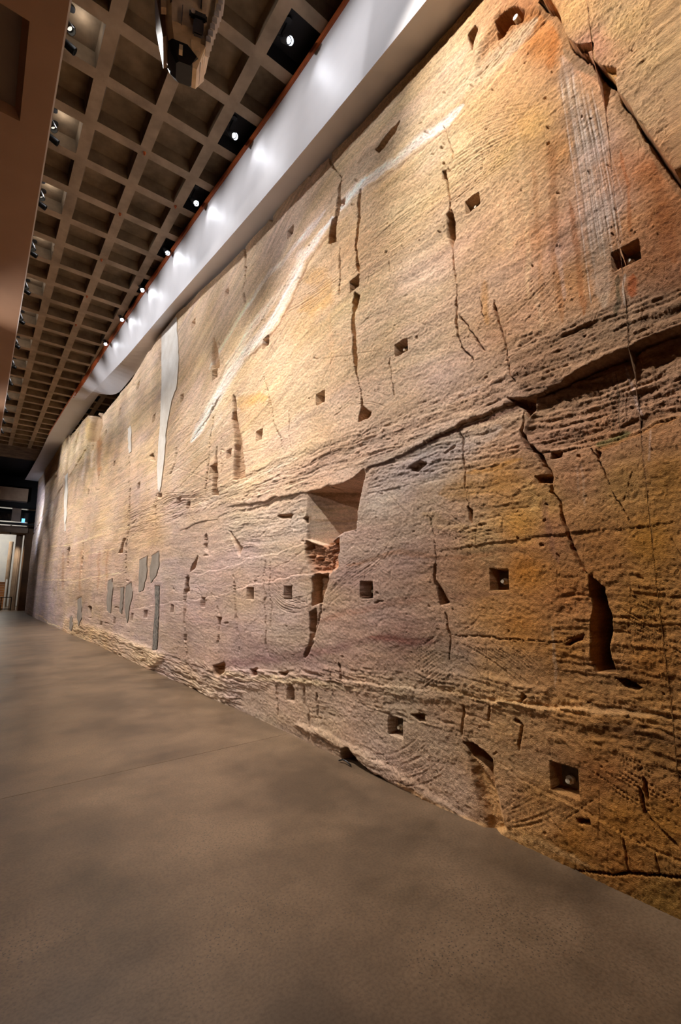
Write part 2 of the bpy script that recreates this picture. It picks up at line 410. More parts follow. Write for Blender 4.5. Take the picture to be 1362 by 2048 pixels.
bed_s = [-3, 1.24, 1.84, 2.34, 3.05, 3.51, 4.19, 5.17, 6.31, 7.65, 10, 14, 20, 28, 40]; bed_z = [5.6, 5.46, 5.36, 5.4, 5.52, 5.52, 5.4, 4.9, 4.55, 4.0, 3.5, 3.6, 4.3, 3.8, 3.0]
ZB = ZZf - (sstep(2.6, 4.3, ZZf) * (np.interp(SSf, bed_s, bed_z) - 5.4)).astype(np.float32)     # height measured across the dipping beds
n_lam = fbm(SSf * 0.8 + n_mid * 0.3, ZB * 15 + n_mid * 0.8, 4, 0.55, seed=40)         # bedding laminae
n_lam2 = fbm(SSf * 2.6, ZB * 36 + n_mid * 1.5, 3, 0.6, seed=55)
n_line = fbm(SSf * 0.5 + n_mid * 0.2, ZB * 9 + n_mid * 0.9 + n_big, 4, 0.6, seed=61)
lines = np.clip(1 - np.abs(n_line) * 9, 0, 1)                                   # thin dark partings between beds
n_grain = fbm(SSf * 55, ZZf * 70, 3, 0.7, seed=77)
n_w1 = fbm(SSf * 3.2, ZZf * 3.2, 4, 0.6, seed=70)
n_w2 = fbm(SSf * 3.2, ZZf * 3.2, 4, 0.6, seed=90)
ppm = (FPX / np.sqrt(dx * dx + dy * dy + dz * dz)).astype(np.float32)                    # trace units per metre
UW = U + n_w1 * 0.042 * ppm
VW = V + n_w2 * 0.042 * ppm
cmin = U.min(0); cmax = U.max(0)

def window(x0, x1, y0, y1):
    c = np.nonzero((cmax >= x0) & (cmin <= x1))[0]
    if len(c) == 0: return None
    c0, c1 = c[0], c[-1] + 1
    vm = V[:, c0:c1]
    r = np.nonzero((vm.min(1) <= y1) & (vm.max(1) >= y0))[0]
    if len(r) == 0: return None
    return slice(r[0], r[-1] + 1), slice(c0, c1)
def seg_dist(u, v, pts, signed=False):
    best = np.full(u.shape, 1e9, np.float32); side = np.zeros(u.shape, np.float32); par = np.zeros(u.shape, np.float32)
    n = len(pts) - 1
    for i in range(n):
        (ax, ay), (bx, by) = pts[i], pts[i + 1]
        ex, ey = bx - ax, by - ay; L2 = ex * ex + ey * ey + 1e-9
        q = np.clip(((u - ax) * ex + (v - ay) * ey) / L2, 0, 1)
        d = np.hypot(u - ax - q * ex, v - ay - q * ey)
        m = d < best
        best = np.where(m, d, best); par = np.where(m, (i + q) / n, par)
        if signed: side = np.where(m, np.sign(ex * (v - ay) - ey * (u - ax)), side)
    return best, side, par
def poly_sdf(u, v, pts):
    pts = list(pts); inside = np.zeros(u.shape, bool); n = len(pts)
    for i in range(n):
        (ax, ay), (bx, by) = pts[i], pts[(i + 1) % n]
        if ay == by: continue
        c = ((ay > v) != (by > v)) & (u < (bx - ax) * (v - ay) / (by - ay) + ax)
        inside ^= c
    d, _, _ = seg_dist(u, v, pts + [pts[0]])
    return np.where(inside, d, -d)

# ------------------------------------------------------------------ colour of the stone (sRGB), by traced samples that keep some of the lighting
CP = """1250 60 205 165 110;1340 150 205 165 115;1300 250 200 160 115;1170 60 215 165 105;1200 110 200 140 110
1000 60 190 140 90;1050 30 165 100 55;1080 90 185 115 50;970 110 200 160 115;900 120 205 165 120;800 230 215 175 130;700 330 220 178 130
1020 150 205 155 100;960 220 205 160 100;1060 250 210 160 95;1000 300 215 170 105;930 300 220 180 120;850 300 215 175 120;800 420 222 180 120;760 380 215 165 95;690 470 212 160 85
1120 300 190 130 75;1150 250 175 130 95;1190 300 190 165 150;1210 420 195 165 150;1230 330 185 125 85;1290 350 175 105 55;1330 430 170 100 50;1260 450 195 130 85;1320 520 165 105 65;1350 560 160 105 70
1040 400 215 165 115;1080 480 190 135 90;1120 500 195 145 120;1150 560 185 125 75;1000 480 210 160 110;960 560 205 155 105;1000 650 195 135 75;1080 620 195 140 95;1110 690 180 125 80
830 560 225 182 135;830 700 222 178 140;760 650 225 182 130;780 780 222 178 138;850 760 218 172 135;680 620 228 185 130;640 720 225 178 120;600 650 222 170 95;560 760 225 178 115;600 860 225 178 125;690 820 222 178 135;520 820 222 172 105;500 900 222 175 120
600 420 220 178 135;540 500 220 180 140;480 560 225 185 140;430 620 222 180 140;400 680 225 185 138;450 660 228 188 135;370 760 225 182 130;300 780 222 182 138;250 850 225 185 135;290 920 225 182 130;340 900 222 180 130;400 800 225 185 140;420 900 222 175 120;300 960 220 175 145;370 950 220 175 130;210 900 220 170 105;190 950 215 170 115;160 900 215 180 110;130 920 225 185 125;100 960 222 180 130;85 1000 205 185 180;75 1050 215 185 165;140 1000 215 170 120;170 1040 215 170 125;210 1050 215 170 120;100 1120 200 160 135;90 1180 195 165 165;65 1200 190 170 180;140 1130 205 155 110;180 1130 208 158 118;150 1190 185 145 105;220 1130 205 155 115;230 1200 190 150 125;280 1050 212 165 120
300 1060 205 150 95;350 1040 212 170 140;420 1040 210 165 130;480 1050 195 165 140;540 1060 205 175 145;590 1040 195 170 150;560 1000 215 165 115;640 960 215 160 115;700 930 215 165 120;520 960 220 175 125;600 1100 205 160 120;500 1120 200 160 135;560 1150 200 150 120;450 1150 205 160 140;400 1160 205 165 140;350 1150 200 165 150;310 1180 200 160 140;290 1260 200 160 135;400 1260 200 155 130;480 1240 190 148 130;560 1240 190 155 135;590 1190 190 155 135;520 1310 175 130 120;450 1320 185 140 120;620 1330 165 120 105;600 1400 185 145 110;500 1390 190 155 125;430 1390 200 165 130
800 880 215 170 125;870 830 210 165 125;930 800 205 155 110;980 780 195 145 95;900 900 195 165 140;800 960 190 165 145;850 930 175 160 150;760 1000 195 170 145;850 1000 195 155 110;950 960 190 140 90;1000 960 195 135 60;900 1050 185 135 100;800 1050 190 150 115;740 1080 190 150 125;820 1130 170 125 105;700 1160 180 135 115;750 1230 175 130 105;900 1150 180 125 85;960 1080 185 145 90;1040 1050 190 135 70;1050 1150 180 115 50;980 1220 185 125 60;940 1150 175 115 60;1000 1330 175 130 85;900 1330 170 130 100;800 1280 165 110 95;720 1290 180 130 105;700 1380 190 145 105;800 1400 190 155 115;700 1450 190 145 110;650 1450 190 150 115;850 1500 190 145 105;750 1500 190 150 115;950 1430 180 135 90;1050 1480 170 130 90;900 1590 190 150 110;1000 1550 185 140 95;1080 1600 170 125 80;1060 1680 180 135 85
1150 680 155 115 90;1250 640 150 115 90;1330 620 150 112 85;1150 830 160 120 95;1250 800 165 120 85;1340 780 160 112 70;1130 760 160 110 70;1100 870 165 125 100;1200 860 175 120 75;1330 860 170 115 65;1150 960 165 120 90;1250 960 160 120 75;1340 960 155 110 60;1080 1010 175 135 90;1110 1060 150 105 80;1200 1100 160 110 70;1300 1080 165 115 60;1130 1180 165 110 70;1280 1200 150 105 60;1130 1300 160 110 65;1300 1330 155 105 60;1150 1410 175 130 85;1300 1430 165 120 75;1200 1470 140 100 60;1320 1500 140 100 60;1200 1560 145 95 55;1250 1640 150 100 50;1340 1640 150 100 50;1150 1680 150 100 50;1250 1720 145 95 50;1330 1790 130 95 50;1020 1440 180 140 95;1040 1250 175 115 55"""
def warm(c, k=0.22):
    c = np.asarray(c, float); l = c @ np.array([0.3, 0.55, 0.15]); ref = lin((212, 165, 116)); return c * (1 - k) + k * np.multiply.outer(l, ref / (ref @ np.array([0.3, 0.55, 0.15])))
cps = np.array([[float(q) for q in e.split()] for line in CP.split('\n') for e in line.split(';')])
cl = lin(cps[:, 2:5]); cl = warm(cl, 0.22); gr = np.clip((cps[:, 0] - 880) / 200, 0, 1); gk = gr * np.clip((cps[:, 1] - 700) / 300, 0, 1); gk = (0.32 - 0.30 * gr - 0.18 * gk + 0.30 * gr * np.exp(-((cps[:, 1] - 760) / 140) ** 2))[:, None]      # pinkish tan stone, golden brown towards the near end
cl = np.clip((cl * (1 - gk) + cl.mean(1, keepdims=True) * gk) * 1.12, 0.01, 0.85)
# interpolate on a coarse grid of the relief, then expand
rs, cs = 6, 6
ri = np.unique(np.append(np.arange(0, NR, rs), NR - 1)); ci = np.unique(np.append(np.arange(0, NC, cs), NC - 1))
ug, vg = UW[np.ix_(ri, ci)], VW[np.ix_(ri, ci)]
ug = np.clip(ug, 30, 1500); vg = np.clip(vg, -200, 1950)
num = np.zeros(ug.shape + (3,)); den = np.zeros(ug.shape)
for (x, y), c in zip(cps[:, :2], cl):
    d2 = ((ug - x) ** 2 + (vg - y) ** 2) + 250.0
    wgt = d2 ** -1.5
    num += wgt[..., None] * c; den += wgt
g = num / den[..., None]
def expand(g):
    a = np.stack([np.array([np.interp(np.arange(NC), ci, row) for row in g[..., k]]) for k in range(3)], -1)
    r_ = np.arange(NR); i0 = np.clip(np.searchsorted(ri, r_, 'right') - 1, 0, len(ri) - 2)
    q = ((r_ - ri[i0]) / (ri[i0 + 1] - ri[i0]))[:, None, None]
    return a[i0] * (1 - q) + a[i0 + 1] * q
ALB = expand(g).astype(np.float32)
RELIEF = False
ROUGH = np.zeros(U.shape, np.float32)              # how coarsely laminated the stone is
HT = np.zeros(U.shape, np.float32)                 # relief towards the room, metres

def tint(win, a, col):
    a = np.clip(a, 0, 1)[..., None].astype(np.float32)
    ALB[win] = ALB[win] * (1 - a) + warm(lin(col)).astype(np.float32) * a
def region(pts, col=None, op=1.0, depth=0.0, rough=None, soft=5.0, warp=True, flat=False):
    p = np.array(pts, float); win = window(p[:, 0].min() - 12, p[:, 0].max() + 12, p[:, 1].min() - 12, p[:, 1].max() + 12)
    if win is None: return
    u, v = (UW[win], VW[win]) if warp else (U[win], V[win])
    k = sstep(-soft / 2, soft / 2, poly_sdf(u, v, pts))
    if flat: HT[win] *= (1 - k)
    if depth: HT[win] -= depth * k
    if rough is not None:
        if RELIEF: HT[win] += k * rough * (0.012 * n_fine[win] + 0.012 * n_w1[win] - 0.012 * np.abs(n_lam2[win]))
        else: ROUGH[win] = ROUGH[win] * (1 - k) + rough * k
    if col is not None: tint(win, k * op, col)
def brush(pts, wd, col, op, streak=0.35, soft=0.7, warp=True):
    p = np.array(pts, float); m = wd * 1.6 + 10
    win = window(p[:, 0].min() - m, p[:, 0].max() + m, p[:, 1].min() - m, p[:, 1].max() + m)
    if win is None: return
    u, v = (UW[win], VW[win]) if warp else (U[win], V[win])
    d, _, par = seg_dist(u, v, pts)
    d = d * (1 + 0.35 * n_mid[win]) / np.clip(np.minimum(par, 1 - par) * 7 + 0.35, 0, 1)
    d = d + wd * (0.30 * n_fine[win] + 0.25 * n_lam2[win])
    k = 1 - sstep(wd * (1 - soft), wd, d)
    k = k * (1 - streak + streak * np.clip(0.7 + 1.6 * n_lam[win] + 1.2 * n_lam2[win], 0, 1.4))
    tint(win, k * op, col)
def crack(pts, wd, depth, dark=0.25, jag=1.0, taper=True):
    """groove; wd is its half width; the groove walls are tinted darker"""
    p = np.array(pts, float); m = wd * 2 + 10
    win = window(p[:, 0].min() - m, p[:, 0].max() + m, p[:, 1].min() - m, p[:, 1].max() + m)
    if win is None: return
    u = U[win] * (1 - jag) + UW[win] * jag; v = V[win] * (1 - jag) + VW[win] * jag
    u = u + jag * n_fine[win] * 0.010 * ppm[win]; v = v + jag * n_grain[win] * 0.008 * ppm[win]
    ww = 0.72 * wd * np.clip(1 + 1.5 * n_mid[win] + 1.0 * n_w2[win] + 0.5 * n_fine[win], 0.25, 2)
    d, _, par = seg_dist(u, v, pts)
    if taper: ww = ww * np.clip(np.minimum(par, 1 - par) * 8 + 0.35, 0, 1)
    k = 1 - sstep(0.25, 1.0, d / np.maximum(ww, 0.3))
    HT[win] -= depth * k
    tint(win, k * dark, (110, 72, 42))
def ledge(pts, amp, up, down, groove=0.0, gw=2.0):
    """bed that stands proud above the line and is cut back below it"""
    p = np.array(pts, float); m = max(up, down) * 2.5 + 10
    win = window(p[:, 0].min() - 10, p[:, 0].max() + 10, p[:, 1].min() - m, p[:, 1].max() + m)
    if win is None: return
    q = p[np.argsort(p[:, 0])]
    yl = np.interp(UW[win], q[:, 0], q[:, 1]); endf = sstep(q[0, 0] - 10, q[0, 0] + 25, U[win]) * (1 - sstep(q[-1, 0] - 25, q[-1, 0] + 10, U[win]))
    dd = yl - VW[win]                              # above is positive
    hi = np.where(dd > 0, np.exp(-np.abs(dd) / up), 0); lo = np.where(dd <= 0, np.exp(-np.abs(dd) / down), 0)
    brk = np.clip(0.55 + 1.6 * n_mid[win] + 0.8 * n_big[win], 0, 1.2)       # the bed is broken, not a ruled line
    HT[win] += (amp * hi - amp * lo) * endf * (0.4 + 0.6 * brk)
    if groove: HT[win] -= groove * np.exp(-(dd / gw) ** 2) * endf * brk
def fan(a, b, n, wd=0.9, depth=0.004, jit=0.12):
    a = np.array(a, float); b = np.array(b, float)
    def dense(q):
        L = np.concatenate([[0], np.cumsum(np.hypot(*np.diff(q, axis=0).T))]); tt = np.linspace(0, L[-1], 9)
        c = np.stack([np.interp(tt, L, q[:, 0]), np.interp(tt, L, q[:, 1])], 1)
        for _ in range(2): c[1:-1] = (c[:-2] + 2 * c[1:-1] + c[2:]) / 4
        return c
    a, b = dense(a), dense(b)
    for i in range(n):
        q = (i + rng.uniform(-jit, jit) * 3) / max(n - 1, 1)
        line = a * (1 - q) + b * q; i0 = rng.integers(0, 3); i1 = rng.integers(6, 10)
        crack(line[i0:i1], wd * rng.uniform(0.7, 1.3), depth * rng.uniform(0.5, 1.4), 0.12, 0.15)

# ---- coarse, laminated or rubbly zones, with their own tone
region([(1016, 711), (1148, 638), (1247, 616), (1362, 572), (1500, 520), (1500, 620), (1362, 664), (1258, 711), (1174, 744), (1082, 788), (1038, 785)], (146, 110, 84), 0.55, -0.01, 1.0, 16)
region([(1066, 812), (1120, 775), (1258, 716), (1362, 670), (1500, 620), (1500, 800), (1362, 828), (1266, 866), (1185, 888), (1097, 902), (1060, 870)], (158, 116, 86), 0.4, 0.02, 0.9, 14)
region([(729, 945), (817, 908), (950, 860), (1040, 805), (1050, 880), (1010, 940), (950, 940), (862, 965), (735, 990)], None, 1, 0.0, 0.7, 12)
region([(450, 1020), (611, 990), (640, 1000), (640, 1060), (450, 1110)], None, 1, 0.0, 0.5, 14)
region([(250, 1020), (450, 960), (620, 900), (840, 810), (1010, 750), (1010, 800), (860, 870), (730, 925), (610, 978), (440, 1012), (250, 1080)], None, 1, 0.0, 0.75, 22)
region([(1100, 1400), (1362, 1380), (1500, 1380), (1500, 1560), (1362, 1560), (1180, 1500), (1100, 1480)], None, 1, 0.0, 0.7, 22)
region([(870, 1340), (1100, 1370), (1100, 1430), (870, 1400), (640, 1375), (430, 1375), (400, 1340), (640, 1335)], None, 1, -0.01, 0.8, 16)
region([(620, 1400), (860, 1395), (1010, 1440), (940, 1480), (760, 1430), (620, 1450)], None, 1, 0, 0.45, 18)
region([(640, 1460), (800, 1545), (1000, 1668), (900, 1630), (700, 1520), (590, 1450)], None, 1, -0.02, 0.6, 14)
region([(240, 1280), (310, 1300), (370, 1320), (480, 1335), (480, 1420), (380, 1385), (250, 1320)], None, 1, -0.015, 1.2, 18)
region([(130, 1235), (240, 1270), (330, 1310), (300, 1345), (200, 1300), (120, 1262)], (225, 190, 140), 0.5, -0.03, 1.1, 12)
region([(1000, 690), (1060, 660), (1150, 640), (1040, 790), (1010, 760)], None, 1, 0, 0.7, 18)
region([(870, 980), (1085, 905), (1100, 1000), (1010, 1060), (880, 1080)], None, 1, 0, 0.3, 22)
region([(1110, 1150), (1362, 1130), (1500, 1130), (1500, 1400), (1362, 1400), (1110, 1400)], None, 1, 0, 0.5, 30)
region([(345, 800), (470, 690), (580, 560), (480, 760), (400, 880), (330, 980)], None, 1, 0, 0.35, 20)
region([(1000, 20), (1120, 20), (1090, 60), (1000, 120), (950, 160), (960, 90)], (176, 110, 58), 0.6, 0.02, 0.9, 16)

# ---- beds, veins, stains
W_ = (250, 244, 244)
brush([(1067, 37), (1016, 84), (965, 139), (906, 190), (862, 226)], 22, (205, 188, 168), 0.6)
brush([(927, 207), (890, 244), (835, 284), (799, 321), (762, 347), (729, 365), (688, 405), (674, 424)], 14, W_, 0.8, 0.25)
brush([(663, 435), (633, 479), (604, 512), (589, 549), (560, 615), (523, 670), (487, 706), (450, 765), (417, 820), (400, 853), (382, 882)], 13, W_, 0.85, 0.25)
brush([(648, 417), (611, 464), (571, 512), (523, 567), (487, 622), (450, 684), (420, 740)], 6, W_, 0.65)
brush([(640, 470), (600, 520), (556, 590), (505, 650), (470, 710), (446, 750)], 9, (244, 228, 214), 0.75, 0.4)
brush([(505, 580), (470, 650), (440, 700)], 8, (240, 215, 180), 0.6)
brush([(677, 440), (645, 490), (616, 525), (600, 560), (570, 625), (533, 680), (498, 715)], 3, (150, 92, 62), 0.6)
brush([(932, 219), (895, 256), (842, 298), (805, 333), (768, 360), (735, 378)], 2.6, (150, 98, 72), 0.55)
brush([(445, 820), (420, 860), (400, 900), (370, 930)], 8, (228, 212, 195), 0.5)
brush([(560, 700), (520, 745), (480, 800), (455, 830)], 7, (225, 195, 165), 0.5)
brush([(475, 810), (500, 800), (530, 795)], 16, (214, 158, 60), 0.45)
brush([(610, 560), (640, 550), (650, 600), (600, 620)], 26, (214, 160, 78), 0.45)
brush([(480, 1040), (560, 1012), (610, 992)], 12, (205, 184, 168), 0.65)
brush([(750, 985), (850, 930), (940, 882), (1000, 852)], 24, (178, 162, 152), 0.6)
brush([(600, 960), (700, 900), (800, 850), (880, 815), (960, 775)], 9, (202, 178, 158), 0.55)
brush([(400, 1010), (500, 960), (600, 915)], 8, (222, 206, 190), 0.5)
brush([(450, 1070), (540, 1040), (640, 1010)], 6, (165, 140, 120), 0.5)
brush([(730, 937), (817, 905), (872, 880), (950, 848), (1040, 803)], 4.5, (118, 68, 58), 0.8)
brush([(930, 945), (1000, 930), (1050, 915)], 7, (204, 142, 62), 0.7)
brush([(1190, 898), (1260, 873), (1362, 834)], 7, (192, 124, 58), 0.6)
brush([(880, 985), (960, 975), (1050, 955)], 22, (190, 138, 72), 0.5)
brush([(430, 1330), (560, 1315), (650, 1302), (760, 1272), (860, 1287)], 13, (140, 96, 96), 0.55)
brush([(740, 1270), (800, 1280), (870, 1285)], 7, (134, 66, 56), 0.55)
brush([(640, 1245), (740, 1215), (880, 1190), (1000, 1190)], 10, (160, 104, 84), 0.4)
brush([(700, 1130), (800, 1105), (920, 1115), (1080, 1095)], 7, (160, 100, 62), 0.5)
brush([(440, 1345), (520, 1355), (620, 1366), (720, 1377)], 10, (216, 192, 158), 0.6)  # bright ledge top, its lit look painted pale
brush([(862, 1375), (935, 1392), (1045, 1405), (1090, 1412), (1193, 1422), (1362, 1436)], 11, (205, 165, 115), 0.25)  # the same lit ledge further right, painted faintly
brush([(800, 1568), (900, 1622), (1000, 1655), (1100, 1690), (1180, 1730)], 10, (212, 166, 106), 0.6)  # lit ledge at the foot of the rock, painted pale
brush([(1180, 1450), (1280, 1470), (1362, 1480)], 14, (120, 82, 48), 0.5)
brush([(850, 1030), (930, 1060), (1000, 1080)], 16, (196, 160, 112), 0.4)
# far end: pale seams, drips and lilac patches
for q in ([(74, 1160), (128, 1160), (159, 1161), (185, 1155), (247, 1144)], [(77, 1129), (123, 1116), (180, 1106), (231, 1098)], [(100, 1093), (144, 1090), (180, 1077), (231, 1059), (257, 1054)], [(70, 1228), (84, 1234), (95, 1246), (120, 1255)]):
    brush(q, 1.7, (246, 220, 178), 0.75, 0.5)
brush([(105, 1003), (85, 1040), (74, 1080), (70, 1160)], 3.5, (226, 224, 238), 0.85, 0.2)
brush([(105, 1003), (103, 1050), (102, 1092)], 2.6, (226, 220, 215), 0.7, 0.2)
brush([(84, 965), (80, 1010)], 10, (205, 192, 206), 0.6)
brush([(60, 1190), (62, 1225), (85, 1210)], 16, (196, 184, 204), 0.6)  # bluish glow at the far end, painted into the stone
brush([(172, 905), (165, 960)], 4, (230, 214, 200), 0.6, 0.2)
brush([(186, 900), (182, 935)], 4, (232, 216, 205), 0.55, 0.2)
brush([(197, 850), (200, 890), (197, 950)], 6, (196, 120, 58), 0.6)
brush([(176, 836), (178, 880)], 9, (206, 168, 96), 0.5)
for xx in (118, 127, 151, 163, 198, 214):
    brush([(xx, 1100), (xx - 3, 1180)], 3, random.choice([(185, 125, 85), (215, 180, 150)]), 0.4, 0.1)
# water streaks on the near upper face
brush([(1128, 120), (1160, 260), (1192, 440), (1212, 610)], 30, (188, 166, 150), 0.55, 0.1)
for k in range(17):
    j = k + rng.uniform(-0.45, 0.45)
    x0 = 1116 + j * 5.0; y0 = 95 + j * 6.0 + rng.uniform(0, 60); x1 = 1180 + j * 4.0; y1 = 640 - j * 6 - rng.uniform(0, 140)
    pl = [(x0, y0), (x0 * 0.68 + x1 * 0.32 + 2, y0 * 0.66 + y1 * 0.34), (x0 * 0.3 + x1 * 0.7, y0 * 0.33 + y1 * 0.67), (x1, y1)]
    brush([(a + rng.uniform(2, 5), b) for a, b in pl], rng.uniform(1.5, 3.4), (214, 200, 190), rng.uniform(0.3, 0.7), 0.6, 0.9, False)
    brush(pl, rng.uniform(1.2, 2.8), (112, 82, 58), rng.uniform(0.3, 0.75), 0.6, 0.9, False)
brush([(1130, 100), (1160, 130), (1200, 150)], 12, (150, 138, 112), 0.6)
for q, wd, c, op in (([(1095, 290), (1110, 450), (1125, 640)], 14, (166, 102, 52), 0.55), ([(1030, 250), (1050, 420), (1062, 600)], 9, (222, 182, 136), 0.45), ([(965, 560), (975, 645)], 9, (202, 140, 68), 0.6), ([(1140, 400), (1160, 520), (1168, 630)], 9, (172, 98, 48), 0.6),
                     ([(1060, 330), (1078, 480), (1090, 600)], 8, (190, 128, 80), 0.45), ([(1005, 380), (1020, 520)], 7, (226, 190, 146), 0.4), ([(1118, 480), (1130, 600)], 7, (206, 168, 150), 0.6), ([(1075, 590), (1085, 660)], 7, (214, 176, 140), 0.5),
                     ([(655, 620), (660, 700), (662, 760)], 8, (228, 186, 150), 0.45), ([(1105, 60), (1100, 125), (1092, 140)], 13, (190, 112, 44), 0.7), ([(1240, 300), (1255, 400), (1262, 470)], 6, (190, 104, 50), 0.6),
                     ([(1300, 330), (1330, 420), (1350, 520)], 22, (166, 92, 44), 0.5), ([(1272, 548), (1268, 595)], 15, (188, 84, 28), 0.75), ([(1240, 548), (1243, 600), (1236, 630)], 7, (78, 70, 48), 0.75), ([(1255, 545), (1252, 610)], 4, (206, 196, 188), 0.6),
                     ([(1188, 890), (1225, 877), (1258, 867)], 10, (92, 98, 52), 0.8), ([(1251, 730), (1266, 778), (1284, 833)], 6, (196, 174, 164), 0.6), ([(1232, 745), (1240, 860)], 3, (92, 78, 58), 0.6), ([(1222, 760), (1226, 862)], 3, (100, 82, 60), 0.5),
                     ([(1160, 925), (1172, 1010)], 4, (196, 160, 134), 0.5), ([(1150, 925), (1156, 985)], 3, (186, 150, 126), 0.5), ([(1305, 860), (1300, 920)], 4, (190, 165, 150), 0.5),
                     ([(1045, 985), (1060, 960), (1072, 1000), (1062, 1020)], 10, (206, 160, 98), 0.6), ([(1085, 1000), (1100, 1060), (1115, 1120)], 12, (146, 96, 76), 0.55), ([(1100, 1250), (1106, 1280), (1112, 1370)], 4, (196, 158, 122), 0.6)):
    brush(q, wd, c, op, 0.15)
tone = 1 + 0.24 * n_lam + 0.22 * n_lam2 + 0.12 * n_mid + 0.16 * n_fine + 0.30 * n_grain + 0.06 * n_big - 0.20 * lines * (0.4 + ROUGH)
ALB *= np.clip(tone, 0.6, 1.4)[..., None]

# ---- relief of the stone itself
hue = n_line * 0.5 + fbm(SSf * 1.1, ZZf * 1.7, 3, 0.6, seed=101)
ALB[..., 2] *= 1 + 0.16 * hue; ALB[..., 0] *= 1 - 0.03 * hue; ALB[..., 1] *= 1 - 0.05 * fbm(SSf * 0.9, ZB * 5, 3, 0.6, seed=120)
HT += 0.040 * n_big + 0.009 * n_mid + 0.0045 * n_fine + 0.005 * n_grain - 0.005 * lines * (0.3 + ROUGH)
HT += 0.009 * n_lam * (0.2 + ROUGH) - 0.018 * np.abs(n_lam2) * ROUGH + 0.005 * n_w1 * ROUGH + 0.008 * n_fine * ROUGH
RELIEF = True
# proud upper slab at the top right, its broken edge throwing shade on the streaked face
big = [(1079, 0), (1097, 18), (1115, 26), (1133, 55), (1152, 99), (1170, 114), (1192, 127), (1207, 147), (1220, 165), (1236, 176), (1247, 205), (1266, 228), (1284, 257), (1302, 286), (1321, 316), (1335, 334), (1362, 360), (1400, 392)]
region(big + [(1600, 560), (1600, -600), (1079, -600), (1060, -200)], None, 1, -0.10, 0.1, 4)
brush([(x - 6, y + 14) for x, y in big], 13, (128, 96, 66), 0.6)  # shade under the broken edge, painted into the stone colour
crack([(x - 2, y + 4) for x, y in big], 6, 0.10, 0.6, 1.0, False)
# beds
ledge([(450, 1014), (523, 1003), (615, 987), (670, 975), (707, 960), (729, 937), (780, 917), (817, 902), (872, 877), (913, 858), (957, 836), (1009, 807), (1046, 792), (1082, 788), (1126, 763), (1174, 744), (1211, 733), (1258, 711), (1295, 689), (1362, 664), (1450, 632)], 0.016, 45, 25, 0.012, 2.2)
ledge([(1009, 807), (1046, 792), (1082, 788), (1126, 763), (1174, 744), (1211, 733), (1258, 711), (1295, 689), (1362, 664), (1450, 632)], 0.025, 40, 12, 0.06, 3.5)
ledge([(430, 1342), (500, 1338), (690, 1358), (862, 1380), (935, 1394), (1045, 1406), (1090, 1413), (1193, 1424), (1284, 1436), (1362, 1441), (1450, 1444)], -0.009, 16, 26)
ledge([(990, 1518), (1045, 1555), (1100, 1581), (1192, 1632), (1266, 1672), (1362, 1716), (1450, 1756)], -0.004, 14, 14, 0.005, 1.3)
ledge([(1079, 905), (1130, 900), (1190, 888), (1260, 870), (1362, 832)], 0.010, 22, 18, 0.008, 2.0)
ledge([(862, 1100), (950, 1090), (1060, 1078), (1140, 1066), (1270, 1050), (1362, 1042)], 0.006, 16, 12, 0.003, 1.5)
ledge([(250, 1222), (330, 1206), (420, 1196), (500, 1172), (600, 1148), (640, 1145)], -0.007, 8, 10, 0.003, 1.4)
ledge([(380, 1152), (440, 1140), (520, 1112), (610, 1092)], -0.006, 10, 12)
ledge([(360, 1060), (480, 1020), (600, 990)], 0.007, 10, 10, 0.003, 1.5)
for q in ([(895, 1271), (972, 1274), (1045, 1280), (1126, 1282), (1167, 1267)], [(1148, 1740), (1192, 1742), (1229, 1746), (1258, 1742), (1362, 1750), (1440, 1756)]):
    crack(q, 1.6, 0.015, 0.4)
crack([(1148, 1740), (1192, 1742), (1229, 1746), (1258, 1742), (1362, 1750), (1440, 1756)], 4.0, 0.08, 0.7, 0.6, False)

